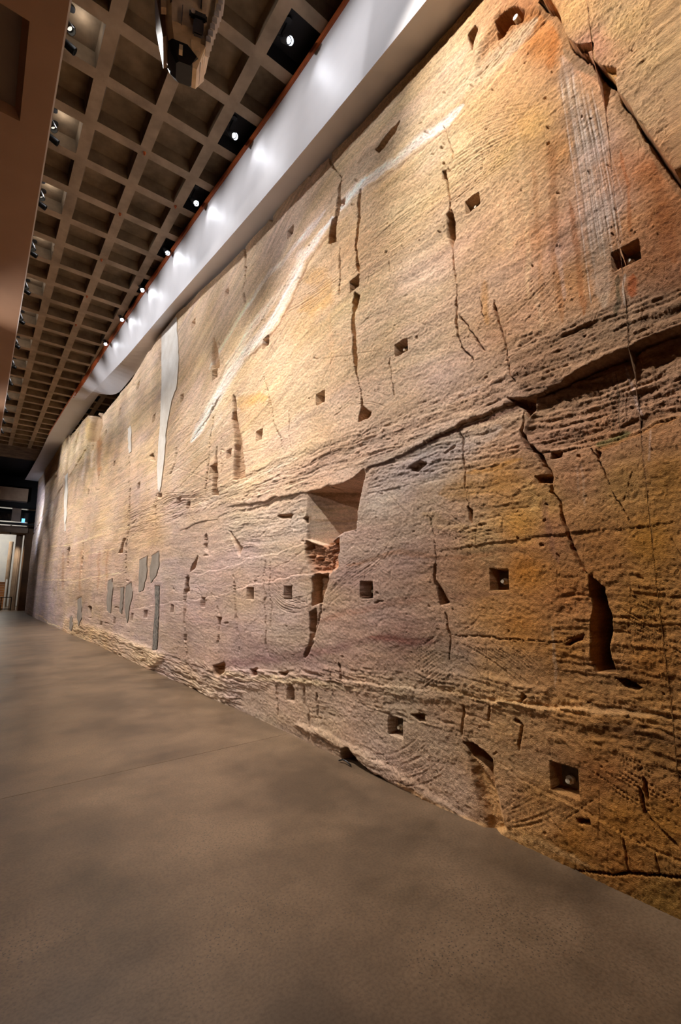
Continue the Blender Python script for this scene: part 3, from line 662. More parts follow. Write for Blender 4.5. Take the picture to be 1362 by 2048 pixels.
# ---- joints and cracks
for q, wd, dp in (
    ([(886, 250), (899, 286), (908, 319)], 2, 0.03), ([(891, 345), (897, 367), (899, 411), (900, 440), (901, 473), (902, 514), (906, 550), (908, 587), (911, 623), (915, 660), (921, 693), (946, 722)], 3.2, 0.06),
    ([(917, 627), (935, 649), (954, 682), (965, 700)], 3.2, 0.05),
    ([(723, 380), (718, 439), (712, 479), (712, 519), (714, 552)], 2.8, 0.05), ([(709, 585), (707, 622), (706, 659), (710, 714), (712, 743), (720, 787), (720, 823)], 4.0, 0.06),
    ([(659, 306), (667, 336), (681, 354), (676, 376), (674, 420), (668, 440), (665, 470)], 3.5, 0.06), ([(676, 490), (678, 540), (675, 590)], 1.8, 0.02),
    ([(489, 494), (490, 530), (489, 560), (485, 585), (489, 607)], 3.2, 0.06), ([(525, 750), (538, 805), (547, 845), (560, 875), (566, 897)], 1.8, 0.03), ([(577, 812), (580, 860), (586, 897)], 1.3, 0.015),
    ([(775, 715), (780, 760), (783, 800)], 1.5, 0.02), ([(775, 520), (776, 545)], 1.5, 0.02), ([(803, 520), (805, 540)], 1.2, 0.01),
    ([(1042, 792), (1049, 829), (1051, 862), (1060, 888), (1079, 910), (1093, 932), (1097, 954), (1101, 983), (1119, 1009), (1126, 1034), (1141, 1060), (1148, 1093), (1156, 1123), (1167, 1141)], 3.6, 0.07),
    ([(1060, 888), (1079, 910), (1093, 932)], 5, 0.06), ([(1179, 895), (1196, 913), (1214, 950), (1233, 979), (1247, 1012), (1269, 1053)], 2.2, 0.04),
    ([(987, 601), (998, 638), (1005, 675), (1011, 704), (1020, 744), (1034, 770)], 2.4, 0.04), ([(950, 560), (962, 600), (968, 630)], 1.5, 0.02),
    ([(917, 866), (924, 910), (928, 946), (930, 976), (934, 1010)], 1.8, 0.03), ([(855, 1033), (868, 1062), (872, 1099), (872, 1132)], 1.8, 0.03), ([(888, 1225), (889, 1247), (899, 1283), (902, 1320)], 2.6, 0.03),
    ([(1253, 1673), (1258, 1706), (1260, 1742)], 2.6, 0.05), ([(1321, 1702), (1324, 1746)], 2, 0.04), ([(1284, 1577), (1295, 1621), (1321, 1651), (1362, 1691)], 3.5, 0.05),
    ([(667, 1102), (659, 1146), (650, 1190), (645, 1223), (634, 1257), (622, 1297), (608, 1329)], 2.2, 0.04), ([(636, 1225), (630, 1260), (618, 1290), (612, 1318)], 4.0, 0.08),
    ([(685, 1323), (685, 1360), (690, 1371)], 3, 0.05), ([(467, 1138), (469, 1191), (473, 1256), (479, 1311)], 2.2, 0.03), ([(532, 1118), (530, 1182), (530, 1241), (533, 1285), (538, 1314)], 1.8, 0.025), ([(541, 1118), (542, 1197), (544, 1261)], 1.4, 0.02),
    ([(378, 1150), (370, 1197), (370, 1241), (373, 1314)], 3.2, 0.04), ([(435, 1209), (441, 1238), (438, 1267), (434, 1290)], 1.6, 0.03), ([(413, 1068), (413, 1094), (419, 1112)], 2.2, 0.04),
    ([(611, 1375), (611, 1408), (619, 1426), (622, 1455)], 2, 0.03), ([(637, 1386), (637, 1433)], 2, 0.03), ([(549, 1375), (553, 1433)], 1.5, 0.03), ([(520, 1386), (520, 1426)], 1.3, 0.02), ([(660, 1340), (668, 1400)], 1.4, 0.02),
    ([(56, 1085), (105, 1003), (144, 944), (177, 890)], 1.3, 0.10), ([(258, 910), (258, 980), (254, 1057), (250, 1147)], 1.8, 0.05), ([(139, 1088), (135, 1134)], 1.6, 0.12), ([(167, 1080), (163, 1155)], 1.0, 0.06), ([(136, 868), (133, 930)], 1.3, 0.08), ([(440, 792), (417, 834), (402, 851), (382, 882)], 1.8, 0.04),
    ([(145, 880), (142, 930)], 1.0, 0.06), ([(94, 1100), (90, 1160)], 1.0, 0.06), ([(330, 900), (312, 985), (310, 1060)], 1.4, 0.02), ([(425, 830), (418, 900), (408, 1000)], 1.4, 0.03), ([(445, 840), (442, 950)], 1.2, 0.02), ([(353, 895), (350, 920), (340, 950)], 1.8, 0.03),
    ([(392, 1045), (345, 985), (430, 900)], 1.2, 0.01), ([(640, 1060), (700, 1062), (715, 1058)], 1.5, 0.02), ([(750, 1208), (768, 1205)], 2, 0.02), ([(1030, 1440), (1045, 1450), (1042, 1500)], 3, 0.04),
    ([(1290, 1550), (1300, 1600)], 4, 0.04), ([(1270, 940), (1250, 1000)], 1.2, 0.015), ([(1200, 1590), (1130, 1640)], 1.4, 0.015), ([(930, 1410), (928, 1470)], 3, 0.04), ([(985, 1410), (980, 1440)], 3, 0.03)):
    crack(q, wd, dp)
# random hairlines and scratches left by the tools, mostly diagonal, and small pits
for _ in range(320):
    x, y = rng.uniform(280, 1360), rng.uniform(150, 1750)
    L = rng.uniform(25, 110); a = rng.choice([rng.normal(-0.6, 0.25), rng.normal(0.7, 0.3), rng.normal(1.45, 0.12)]); bend = rng.normal(0, 0.08) * L
    ca, sa = math.cos(a), math.sin(a)
    crack([(x, y), (x + ca * L / 2 - sa * bend, y + sa * L / 2 + ca * bend), (x + ca * L, y + sa * L)], rng.uniform(0.6, 1.2), rng.uniform(0.002, 0.007), 0.12, 0.4)
for _ in range(420):
    x, y = rng.uniform(120, 1360), rng.uniform(60, 1780); r = rng.uniform(0.8, 3.2) ** 1.0
    crack([(x, y), (x + rng.uniform(-1, 1) * r * 2, y + rng.uniform(-1, 1) * r)], r, 0.004 * r + 0.004, 0.3, 1.0, False)

# ---- saw and pick marks
fan([(608, 541), (641, 512), (670, 505)], [(564, 648), (626, 615), (678, 571)], 26, 0.9, 0.006)
fan([(862, 440), (972, 352), (1067, 286)], [(930, 240), (1000, 205), (1075, 200)], 34, 1.0, 0.007)
fan([(678, 597), (780, 512), (891, 435)], [(725, 494), (799, 420), (887, 365)], 26, 0.9, 0.006)
fan([(735, 480), (760, 470), (800, 430)], [(725, 420), (760, 400), (800, 410)], 8, 0.9, 0.005)
fan([(656, 1216), (707, 1172), (780, 1128), (820, 1030)], [(668, 1160), (690, 1120), (735, 1110), (760, 1060)], 14, 1.0, 0.006)
fan([(538, 1188), (561, 1220), (594, 1229), (626, 1220)], [(546, 1160), (573, 1189), (602, 1197), (629, 1183)], 9, 1.1, 0.008)
fan([(733, 1507), (780, 1514), (835, 1485), (854, 1455)], [(780, 1569), (854, 1580), (915, 1541), (927, 1490)], 18, 1.1, 0.007)
fan([(1002, 1614), (1045, 1577), (1097, 1559)], [(1016, 1660), (1082, 1655), (1148, 1620)], 15, 1.1, 0.007)
fan([(681, 812), (714, 779), (751, 779), (780, 794)], [(665, 835), (700, 808), (744, 808), (785, 830)], 4, 1.2, 0.008)
fan([(862, 678), (917, 669), (961, 675), (1009, 697)], [(860, 681), (917, 672), (961, 679), (1005, 702)], 2, 1.4, 0.008)
fan([(1027, 1284), (1060, 1310), (1100, 1350)], [(930, 1290), (990, 1325), (1060, 1380)], 12, 1.1, 0.008)
fan([(1237, 1265), (1300, 1295), (1362, 1328)], [(1250, 1180), (1300, 1205), (1362, 1240)], 14, 1.1, 0.008)
fan([(1140, 30), (1250, -40), (1362, -110)], [(1250, 190), (1310, 150), (1362, 100)], 30, 1.0, 0.005)
fan([(1290, 260), (1330, 235), (1362, 215)], [(1330, 310), (1350, 300), (1362, 290)], 8, 1.0, 0.005)
fan([(800, 1320), (830, 1300), (870, 1270)], [(850, 1390), (890, 1360), (930, 1330)], 14, 1.3, 0.010)
fan([(955, 650), (1020, 600), (1100, 520)], [(1080, 660), (1130, 600), (1180, 540)], 18, 0.9, 0.004)
fan([(1170, 480), (1230, 440), (1300, 390)], [(1280, 600), (1320, 575), (1362, 540)], 18, 0.9, 0.005)
fan([(725, 700), (800, 640), (880, 590)], [(740, 790), (820, 730), (890, 680)], 12, 0.8, 0.003)
fan([(1240, 1490), (1300, 1520), (1362, 1560)], [(1170, 1540), (1260, 1600), (1362, 1650)], 10, 1.2, 0.007)
fan([(380, 1175), (390, 1165), (402, 1178), (408, 1195)], [(392, 1190), (397, 1185), (402, 1192), (404, 1200)], 4, 1.0, 0.012)
fan([(300, 1000), (340, 985), (400, 990)], [(330, 1030), (360, 1005), (420, 1000)], 8, 0.9, 0.02)
fan([(880, 1080), (940, 1050), (1010, 1040)], [(900, 1130), (960, 1110), (1030, 1090)], 8, 0.9, 0.005)

# ---- slots and hollows
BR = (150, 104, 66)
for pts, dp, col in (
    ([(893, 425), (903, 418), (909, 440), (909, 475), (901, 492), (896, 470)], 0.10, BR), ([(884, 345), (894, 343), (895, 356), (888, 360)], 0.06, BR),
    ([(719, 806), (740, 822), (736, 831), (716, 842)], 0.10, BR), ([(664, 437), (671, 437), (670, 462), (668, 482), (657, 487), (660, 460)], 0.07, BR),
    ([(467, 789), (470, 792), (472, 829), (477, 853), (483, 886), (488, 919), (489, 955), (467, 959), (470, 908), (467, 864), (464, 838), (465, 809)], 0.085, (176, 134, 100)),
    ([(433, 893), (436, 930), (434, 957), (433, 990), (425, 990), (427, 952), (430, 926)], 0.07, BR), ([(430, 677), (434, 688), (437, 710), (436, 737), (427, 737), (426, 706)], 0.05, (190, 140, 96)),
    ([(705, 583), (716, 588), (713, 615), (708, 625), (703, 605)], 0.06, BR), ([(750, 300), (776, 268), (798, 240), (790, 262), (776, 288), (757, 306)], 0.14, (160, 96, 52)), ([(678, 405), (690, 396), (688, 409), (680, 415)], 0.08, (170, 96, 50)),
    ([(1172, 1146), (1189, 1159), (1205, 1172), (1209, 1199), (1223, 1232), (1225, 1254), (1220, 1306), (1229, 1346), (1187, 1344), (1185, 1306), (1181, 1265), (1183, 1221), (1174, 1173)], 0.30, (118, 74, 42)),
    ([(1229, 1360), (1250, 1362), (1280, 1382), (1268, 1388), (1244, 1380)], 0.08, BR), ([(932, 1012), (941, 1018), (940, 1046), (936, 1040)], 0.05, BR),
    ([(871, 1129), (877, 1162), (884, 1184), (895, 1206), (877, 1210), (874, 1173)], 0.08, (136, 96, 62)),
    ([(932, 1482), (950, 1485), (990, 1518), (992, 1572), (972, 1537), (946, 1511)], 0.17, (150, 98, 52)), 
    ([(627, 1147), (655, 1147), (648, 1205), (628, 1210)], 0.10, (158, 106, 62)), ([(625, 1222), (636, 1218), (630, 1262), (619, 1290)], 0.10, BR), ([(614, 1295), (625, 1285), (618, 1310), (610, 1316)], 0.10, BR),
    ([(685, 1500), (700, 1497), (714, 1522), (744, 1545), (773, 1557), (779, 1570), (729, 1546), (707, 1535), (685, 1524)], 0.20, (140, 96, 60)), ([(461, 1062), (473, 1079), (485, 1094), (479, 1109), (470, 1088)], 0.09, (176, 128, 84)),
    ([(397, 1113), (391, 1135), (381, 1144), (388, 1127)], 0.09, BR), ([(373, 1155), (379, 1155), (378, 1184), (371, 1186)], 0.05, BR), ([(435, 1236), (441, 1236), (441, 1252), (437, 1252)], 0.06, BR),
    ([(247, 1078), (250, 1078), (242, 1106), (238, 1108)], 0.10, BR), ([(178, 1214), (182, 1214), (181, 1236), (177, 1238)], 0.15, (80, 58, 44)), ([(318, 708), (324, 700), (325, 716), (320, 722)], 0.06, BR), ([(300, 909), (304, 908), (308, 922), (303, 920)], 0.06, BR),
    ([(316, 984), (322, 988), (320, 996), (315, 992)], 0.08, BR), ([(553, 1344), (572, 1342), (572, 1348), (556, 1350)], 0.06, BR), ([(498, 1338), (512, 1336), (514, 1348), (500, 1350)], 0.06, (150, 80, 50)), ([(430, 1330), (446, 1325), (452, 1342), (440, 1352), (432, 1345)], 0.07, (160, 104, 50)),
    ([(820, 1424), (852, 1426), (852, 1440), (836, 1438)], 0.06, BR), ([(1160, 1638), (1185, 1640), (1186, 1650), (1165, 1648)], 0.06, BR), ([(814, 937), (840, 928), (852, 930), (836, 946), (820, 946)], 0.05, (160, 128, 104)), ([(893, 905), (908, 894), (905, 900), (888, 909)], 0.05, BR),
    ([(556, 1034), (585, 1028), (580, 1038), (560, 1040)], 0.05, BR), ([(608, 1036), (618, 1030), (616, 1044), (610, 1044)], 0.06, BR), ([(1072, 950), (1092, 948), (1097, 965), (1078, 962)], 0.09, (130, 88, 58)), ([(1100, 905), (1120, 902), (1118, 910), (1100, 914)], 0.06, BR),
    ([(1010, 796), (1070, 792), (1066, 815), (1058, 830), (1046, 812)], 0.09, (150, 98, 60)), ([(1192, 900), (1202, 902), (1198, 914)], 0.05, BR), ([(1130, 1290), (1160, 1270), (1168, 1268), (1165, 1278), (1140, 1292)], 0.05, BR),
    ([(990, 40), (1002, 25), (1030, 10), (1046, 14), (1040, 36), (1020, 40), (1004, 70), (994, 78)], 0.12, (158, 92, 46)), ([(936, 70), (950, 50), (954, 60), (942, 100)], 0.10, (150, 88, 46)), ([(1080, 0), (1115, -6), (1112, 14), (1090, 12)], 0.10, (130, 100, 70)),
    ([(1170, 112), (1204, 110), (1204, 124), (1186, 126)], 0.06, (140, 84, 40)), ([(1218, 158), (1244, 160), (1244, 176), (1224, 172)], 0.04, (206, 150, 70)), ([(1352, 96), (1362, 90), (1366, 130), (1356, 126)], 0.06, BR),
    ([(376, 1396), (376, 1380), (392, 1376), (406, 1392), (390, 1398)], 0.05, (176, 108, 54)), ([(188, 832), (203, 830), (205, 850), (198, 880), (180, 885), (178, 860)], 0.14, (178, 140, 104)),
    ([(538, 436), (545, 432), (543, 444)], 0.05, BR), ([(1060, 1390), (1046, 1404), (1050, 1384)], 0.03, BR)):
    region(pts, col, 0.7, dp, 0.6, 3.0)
region([(944, 1508), (990, 1573), (1011, 1652), (984, 1664), (966, 1600)], (206, 150, 84), 0.7, 0.045, 0.5, 16)  # lit facet below the shadowed wedge, its brightness painted in
# deep wedge-shaped notch in the middle: slopes in from the left, short bright return on the right, roofed by the bed above
def wedge(pts, xa, xb, xc, dmax, col=None):
    p = np.array(pts, float); win = window(p[:, 0].min() - 8, p[:, 0].max() + 8, p[:, 1].min() - 8, p[:, 1].max() + 8)
    k = sstep(-1.0, 1.0, poly_sdf(U[win], V[win], pts)); u = U[win]
    d = np.clip((u - xa) / (xb - xa), 0, 1) * np.clip((xc - u) / (xc - xb), 0, 1)
    HT[win] = HT[win] * (1 - k) + k * (0.02 * n_big[win] + 0.004 * n_lam[win] - dmax * d)
wedge([(613, 985), (640, 980), (670, 974), (690, 967), (707, 958), (730, 934), (722, 975), (714, 1020), (712, 1057), (690, 1062), (672, 1076), (660, 1088), (640, 1090), (616, 1078)], 613, 706, 728, 0.55)
for k in range(7): brush([(617, 1004 + k * 11), (660, 1000 + k * 11), (706, 990 + k * 11)], 2.2, random.choice([(206, 188, 160), (150, 122, 94), (190, 160, 120)]), 0.5, 0.1)
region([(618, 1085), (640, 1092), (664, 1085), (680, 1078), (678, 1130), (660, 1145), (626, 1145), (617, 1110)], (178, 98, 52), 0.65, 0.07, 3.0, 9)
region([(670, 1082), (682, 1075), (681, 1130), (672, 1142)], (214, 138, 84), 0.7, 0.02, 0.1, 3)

# ---- square-cut anchor pockets: corners in the trace -> upright rectangles on the face
HOLES = [(1222, 1282, 492, 532, 1), (928, 957, 392, 417, 1), (978, 1016, 1138, 1180, 1), (1103, 1158, 1532, 1588, 1), (780, 808, 1434, 1472, 1), (722, 747, 1163, 1197, 1), (570, 586, 1172, 1199, 1), (495, 508, 1175, 1199, 1),
         (788, 813, 681, 706, 1), (631, 649, 784, 807, 1), (512, 524, 860, 881, 1), (453, 462, 899, 916, 1), (699, 716, 555, 578, 1), (525, 537, 674, 694, 1), (575, 587, 455, 472, 1), (449, 456, 577, 592, 1), (384, 390, 640, 655, 1), (275, 279, 765, 777, 0), (359, 364, 788, 803, 0), (305, 309, 829, 843, 0),
         (275, 279, 965, 977, 0), (403, 411, 1195, 1215, 0), (342, 348, 1209, 1225, 0), (289, 294, 1220, 1236, 0), (262, 266, 1226, 1242, 0), (426, 435, 738, 757, 1), (421, 429, 930, 946, 1), (373, 379, 1003, 1017, 1), (354, 361, 994, 1006, 0), (240, 243, 818, 830, 0), (211, 214, 860, 869, 0), (228, 231, 922, 931, 0), (176, 179, 979, 988, 0),
         (227, 230, 1235, 1248, 0), (200, 203, 1242, 1252, 0), (154, 157, 866, 877, 0), (149, 152, 882, 892, 0), (110, 113, 928, 940, 0), (109, 112, 948, 956, 0), (574, 589, 1368, 1403, 0), (185, 188, 890, 899, 0), (197, 199, 950, 960, 0)]
POCKETS = []
def smp(arr, s, z):
    c = int(np.clip(np.searchsorted(S, s), 0, NC - 1)); r = int(np.clip(round((z + 0.08) / (ZT[c] + 0.08) * (NR - 1)), 0, NR - 1)); return float(arr[r, c]), r, c
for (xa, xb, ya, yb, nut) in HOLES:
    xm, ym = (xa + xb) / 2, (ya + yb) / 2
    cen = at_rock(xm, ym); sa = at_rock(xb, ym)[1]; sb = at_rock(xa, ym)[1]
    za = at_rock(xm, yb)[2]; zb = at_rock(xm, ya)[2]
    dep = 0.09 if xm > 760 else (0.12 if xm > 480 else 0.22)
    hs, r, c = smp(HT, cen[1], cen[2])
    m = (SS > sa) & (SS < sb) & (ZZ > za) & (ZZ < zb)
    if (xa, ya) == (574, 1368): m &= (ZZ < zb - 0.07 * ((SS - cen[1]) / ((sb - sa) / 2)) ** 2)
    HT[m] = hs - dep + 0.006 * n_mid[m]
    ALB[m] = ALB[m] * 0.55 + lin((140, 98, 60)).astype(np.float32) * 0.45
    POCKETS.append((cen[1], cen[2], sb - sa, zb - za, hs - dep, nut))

# ---- mortar fillings: the stone is dressed flat where they sit
PATCHES = [('plaster', [(323, 668), (352, 634), (356, 690), (357, 722), (352, 778), (343, 800), (338, 826), (332, 860), (329, 905), (323, 958), (319, 984), (315, 975), (314, 930), (318, 870), (321, 800), (323, 740)]),
           ('plaster', [(256, 858), (261, 851), (263, 870), (263, 903), (258, 907), (256, 880)]), ('plaster', [(130, 952), (136, 945), (135, 1000), (131, 1062), (129, 1062), (128, 1010)]),
           ('mortar', [(279, 1120), (294, 1112), (293, 1150), (286, 1180), (277, 1184)]), ('mortar', [(304, 1112), (317, 1103), (318, 1130), (312, 1152), (301, 1166), (300, 1140)]), ('mortar', [(216, 1163), (224, 1157), (225, 1180), (221, 1227), (214, 1222), (214, 1190)]),
           ('mortar', [(240, 1176), (246, 1174), (245, 1200), (242, 1228), (238, 1224)]), ('mortar', [(252, 1172), (262, 1166), (264, 1190), (258, 1215), (254, 1246), (249, 1224), (250, 1195)]), ('mortar', [(141, 1235), (145, 1231), (147, 1248), (144, 1262), (140, 1256)]), ('mortar', [(155, 1200), (162, 1194), (163, 1235), (157, 1252), (154, 1235)]),
           ('pebble', [(310, 1172), (318, 1172), (317, 1212), (316, 1250), (313, 1298), (304, 1300), (307, 1252), (310, 1210)])]
def ragged(pts, j=0.9, n=4):
    out = []
    for (ax, ay), (bx, by) in zip(pts, pts[1:] + pts[:1]):
        for i in range(n):
            q = i / n; out.append((ax + (bx - ax) * q + rng.uniform(-j, j) * (i > 0), ay + (by - ay) * q + rng.uniform(-j, j) * (i > 0)))
    return out
PATCHES = [(k_, ragged(p_)) for k_, p_ in PATCHES]
PATCH_H = []
for kind, pts in PATCHES:
    p = np.array(pts, float); win = window(p[:, 0].min() - 6, p[:, 0].max() + 6, p[:, 1].min() - 6, p[:, 1].max() + 6)
    sd = poly_sdf(U[win], V[win], pts); k = sstep(-1.5, 0.3, sd)
    h0 = float(np.mean(HT[win][sd > -3])); PATCH_H.append(h0)
    HT[win] = HT[win] * (1 - sstep(-5, -1, sd)) + (h0 + 0.3 * (HT[win] - h0)) * sstep(-5, -1, sd)
    HT[win] = HT[win] * (1 - k) + k * (h0 - 0.02)

# ---- build the mesh: the face, its top returned to the back, its far end returned to the back
PX = XX - HT
PX = np.vstack([PX, PX[-1:] + 0.10, PX[-1:] + 0.5]); PS = np.vstack([SS, SS[-1:], SS[-1:]]); PZ = np.vstack([ZZ, ZZ[-1:] + 0.01, ZZ[-1:] + 0.02])
AL = np.vstack([ALB, ALB[-1:], ALB[-1:]])
PX = np.hstack([PX, np.maximum(PX[:, -1:], rock_x(S_END)) + 0.9]); PS = np.hstack([PS, PS[:, -1:] + 0.05]); PZ = np.hstack([PZ, PZ[:, -1:]]); AL = np.concatenate([AL, AL[:, -1:]], 1)
nr, nc = PX.shape
co = np.stack([PX, PS, PZ], -1).reshape(-1, 3).astype(np.float32)
idx = np.arange(nr * nc, dtype=np.int32).reshape(nr, nc)
q = np.stack([idx[:-1, :-1], idx[1:, :-1], idx[1:, 1:], idx[:-1, 1:]], -1).reshape(-1, 4)
me = bpy.data.meshes.new('wall_right')
me.vertices.add(len(co)); me.vertices.foreach_set('co', co.ravel())
me.loops.add(q.size); me.loops.foreach_set('vertex_index', q.ravel())
me.polygons.add(len(q)); me.polygons.foreach_set('loop_start', np.arange(0, q.size, 4, dtype=np.int32))
me.polygons.foreach_set('use_smooth', np.ones(len(q), bool))
me.update(calc_edges=True)
ca = me.attributes.new('rock_color', 'FLOAT_COLOR', 'POINT')
rgba = np.ones((nr * nc, 4), np.float32); rgba[:, :3] = np.clip(AL.reshape(-1, 3), 0.01, 0.9); ca.data.foreach_set('color', rgba.ravel())
rock = link('wall_right', me, M['rock'])
tag(rock, 'tall golden sandstone rock face with square anchor pockets', kind='structure')

PLABEL = {'plaster': 'white mortar filling', 'mortar': 'grey mortar filling', 'pebble': 'dark pebbly mortar filling'}
for (kind, pts), h0 in zip(PATCHES, PATCH_H):
    w3 = [at_rock(*q) for q in pts]; n = len(w3)
    fr = [(p[0] - h0 - 0.004, p[1], p[2]) for i, p in enumerate(w3)]; bk = [(p[0] - h0 + 0.06, p[1], p[2]) for p in w3]
    bm = bmesh.new()
    a = [bm.verts.new(p) for p in fr]; b = [bm.verts.new(p) for p in bk]
    bm.faces.new(a)
    for i in range(n): bm.faces.new((a[i], a[(i + 1) % n], b[(i + 1) % n], b[i]))
    o = link('mortar_patch', bm_mesh('mortar_patch', bm), M[kind], rock); o['label'] = PLABEL[kind]

# ------------------------------------------------------------------ anchor bolts in the pockets
def bolt_parts():
    bm = bmesh.new(); bm_box(bm, -0.012, 0.0, -0.5, 0.5, -0.5, 0.5); plate = bm_mesh('plate', bm)
    bm = bmesh.new(); bm_cyl(bm, (-0.012, 0, 0), (-0.036, 0, 0), 0.022, 0.022, 6); nut = bm_mesh('nut', bm)
    bm = bmesh.new(); bm_cyl(bm, (-0.034, 0, 0), (-0.062, 0, 0), 0.0125, 0.0115, 14); stud = bm_mesh('stud', bm)
    plate.materials.append(M['plate']); nut.materials.append(M['bolt']); stud.materials.append(M['bolt'])
    return plate, nut, stud
plate_me, nut_me, stud_me = bolt_parts()
BOLT_LABEL = {0: 'anchor bolt in the pocket below the water streaks, top right', 1: 'anchor bolt in the pocket beside the long upper crack', 2: 'anchor bolt in the square pocket left of the tall dark slot', 3: 'anchor bolt in the largest pocket, low on the right',
              4: 'anchor bolt in the pocket near the floor above the dark hollow', 5: 'anchor bolt in the pocket right of the split below the notch', 6: 'anchor bolt in the pocket with curved saw marks around it', 7: 'anchor bolt in the narrow pocket left of the saw marks',
              8: 'anchor bolt in the pocket at mid height right of the long crack', 9: 'anchor bolt in the pocket at mid height left of the long crack', 10: 'anchor bolt in the pocket right of the tall brown recess', 11: 'anchor bolt in the small pocket left of the tall brown recess',
              12: 'anchor bolt in the pocket straddling the long vertical crack', 13: 'anchor bolt in the pocket at the edge of the white vein', 14: 'anchor bolt in the pocket just under the top edge of the rock', 15: 'anchor bolt in the small pocket left of the short upper crack',
              16: 'anchor bolt in the small pocket right of the white mortar strip', 25: 'anchor bolt in the pocket under the short recess beside the white vein', 26: 'anchor bolt in the pocket beside the thin lower recess', 27: 'anchor bolt in the lowest of the small pockets beside the ledge'}
for i, (s, z, ws, wz, h, nut) in enumerate(POCKETS):
    if not nut: continue
    e = empty('anchor_bolt', (float(rock_x(s)) - h + 0.004, s, z))
    tag(e, BOLT_LABEL.get(i, 'anchor bolt in a rock pocket'), 'bolt', 'anchor bolts in the rock pockets')
    k = min(ws, wz)
    p = link('plate', plate_me, None, e); p.scale = (1, k * 0.74, k * 0.74)
    off = -0.01
    for nm, me_ in (('nut', nut_me), ('stud', stud_me)):
        o = link(nm, me_, None, e); o.location = (0, off * 0, -0.012); o.scale = (1, max(0.8, k / 0.13), max(0.8, k / 0.13))
bm = bmesh.new(); bm_cyl(bm, (0, 0, 0), (-0.05, 0, 0), 0.022, 0.02, 8); me_ = bm_mesh('rock_stud', bm)
pp = at_rock(768, 284); st = link('rock_stud', me_, M['bolt']); st.location = (pp[0] + 0.10, pp[1], pp[2])
tag(st, 'short pale stud in the wedge-shaped hollow near the top of the rock', 'bolt')
pp = at_rock(1032, 36); st = link('rock_stud', me_, M['bolt']); st.location = (pp[0] + 0.04, pp[1], pp[2])
tag(st, 'short pale stud in the broken orange rock at the top', 'bolt')
# cable lying in the hollow at the foot of the rock
cp = [at_z(x, y, z) for x, y, z in ((678, 1521, 0.012), (686, 1519, 0.03), (694, 1523, 0.03), (702, 1531, 0.012))]
bm = bmesh.new(); bm_tube(bm, cp, 0.006)
tag(link('cable', bm_mesh('cable', bm, True), M['black']), 'thin dark cable curling out of the hollow at the foot of the rock', 'cable')

# ------------------------------------------------------------------ spotlights
def spot_meshes():
    bm = bmesh.new(); bm_cyl(bm, (0, 0, 0.16), (0, 0, 0.004), 0.035, 0.046, 18); bm_cyl(bm, (0, 0, 0.19), (0, 0, 0.16), 0.022, 0.035, 18); 
    rings = [[bm.verts.new((r_ * math.cos(a_ * math.pi / 9), r_ * math.sin(a_ * math.pi / 9), z_)) for a_ in range(18)] for r_, z_ in ((0.046, 0.004), (0.047, -0.065), (0.042, -0.065), (0.041, 0.004))]
    for ra, rb in zip(rings, rings[1:]):
        for a_ in range(18): bm.faces.new((ra[a_], ra[(a_ + 1) % 18], rb[(a_ + 1) % 18], rb[a_]))
    body = bm_mesh('lamp_body', bm)
    bm = bmesh.new(); bm_cyl(bm, (0, 0, -0.001), (0, 0, -0.006), 0.030, 0.028, 18); lens = bm_mesh('lamp_lens', bm)
    bm = bmesh.new()
    for sx in (-1, 1): bm_tube(bm, [(sx * 0.05, 0, 0.08), (sx * 0.055, 0, 0.15), (sx * 0.045, 0, 0.21)], 0.006, 6)
    bm_tube(bm, [(-0.045, 0, 0.21), (0.045, 0, 0.21)], 0.006, 6); br = bm_mesh('bracket', bm)
    body.materials.append(M['black']); br.materials.append(M['black'])
    return body, lens, br
body_me, lens_me, br_me = spot_meshes()
lens_side_me = lens_me.copy(); lens_me.materials.append(M['lens']); lens_side_me.materials.append(M['lens_warm'])
def spotlight(loc, aim, top, label, group, lens, power, color, angle, blend, lamp_light=True):
    loc, aim = Vector(loc), Vector(aim)
    e = empty('spotlight', loc); tag(e, label, 'lamp', group)
    q = (loc - aim).to_track_quat('Z', 'Y').to_euler()
    for nm, me_ in (('lamp_body', body_me), ('lamp_lens', lens), ('bracket', br_me)):
        o = link(nm, me_, None, e); o.rotation_euler = q
    k = Vector((0, 0, 0.21)); k.rotate(q)
    bm = bmesh.new(); bm_tube(bm, [k, k + Vector((0, 0.01, 0.05)), (k.x * 0.4, k.y * 0.4 + 0.02, top - loc.z - 0.05), (0, 0, top - loc.z)], 0.012, 8); bm_cyl(bm, (0, 0, top - loc.z - 0.03), (0, 0, top - loc.z), 0.04, 0.04, 14)
    link('stem', bm_mesh('stem', bm), M['black'], e)
    if lamp_light:
        ld = bpy.data.lights.new('spot_beam', 'SPOT'); ld.energy = power; ld.color = color; ld.spot_size = angle; ld.spot_blend = blend; ld.shadow_soft_size = 0.035
        lo = bpy.data.objects.new('spot_beam', ld); COL.objects.link(lo); lo.parent = e
        d = (aim - loc).normalized(); lo.location = d * 0.07; lo.rotation_euler = (-d).to_track_quat('Z', 'Y').to_euler()
    return e
ORD = ['nearest', 'second', 'third', 'fourth', 'fifth', 'sixth', 'seventh', 'eighth', 'ninth', 'tenth', 'eleventh', 'twelfth', 'thirteenth', 'fourteenth', 'fifteenth', 'sixteenth']
for k in range(7):
    y = 3.90 + 1.475 * k
    x = min(2.27, float(top_x(y)) - 0.09)
    spotlight((x, y, 7.88), (x + 0.10, y - 0.75, 7.0), CZ + 0.19, ORD[k] + ' white spotlight in the dark coffers beside the bulkhead', 'spotlights beside the white bulkhead', lens_me, FASCIA_W, FASCIA_COL, math.radians(120), 1.0)
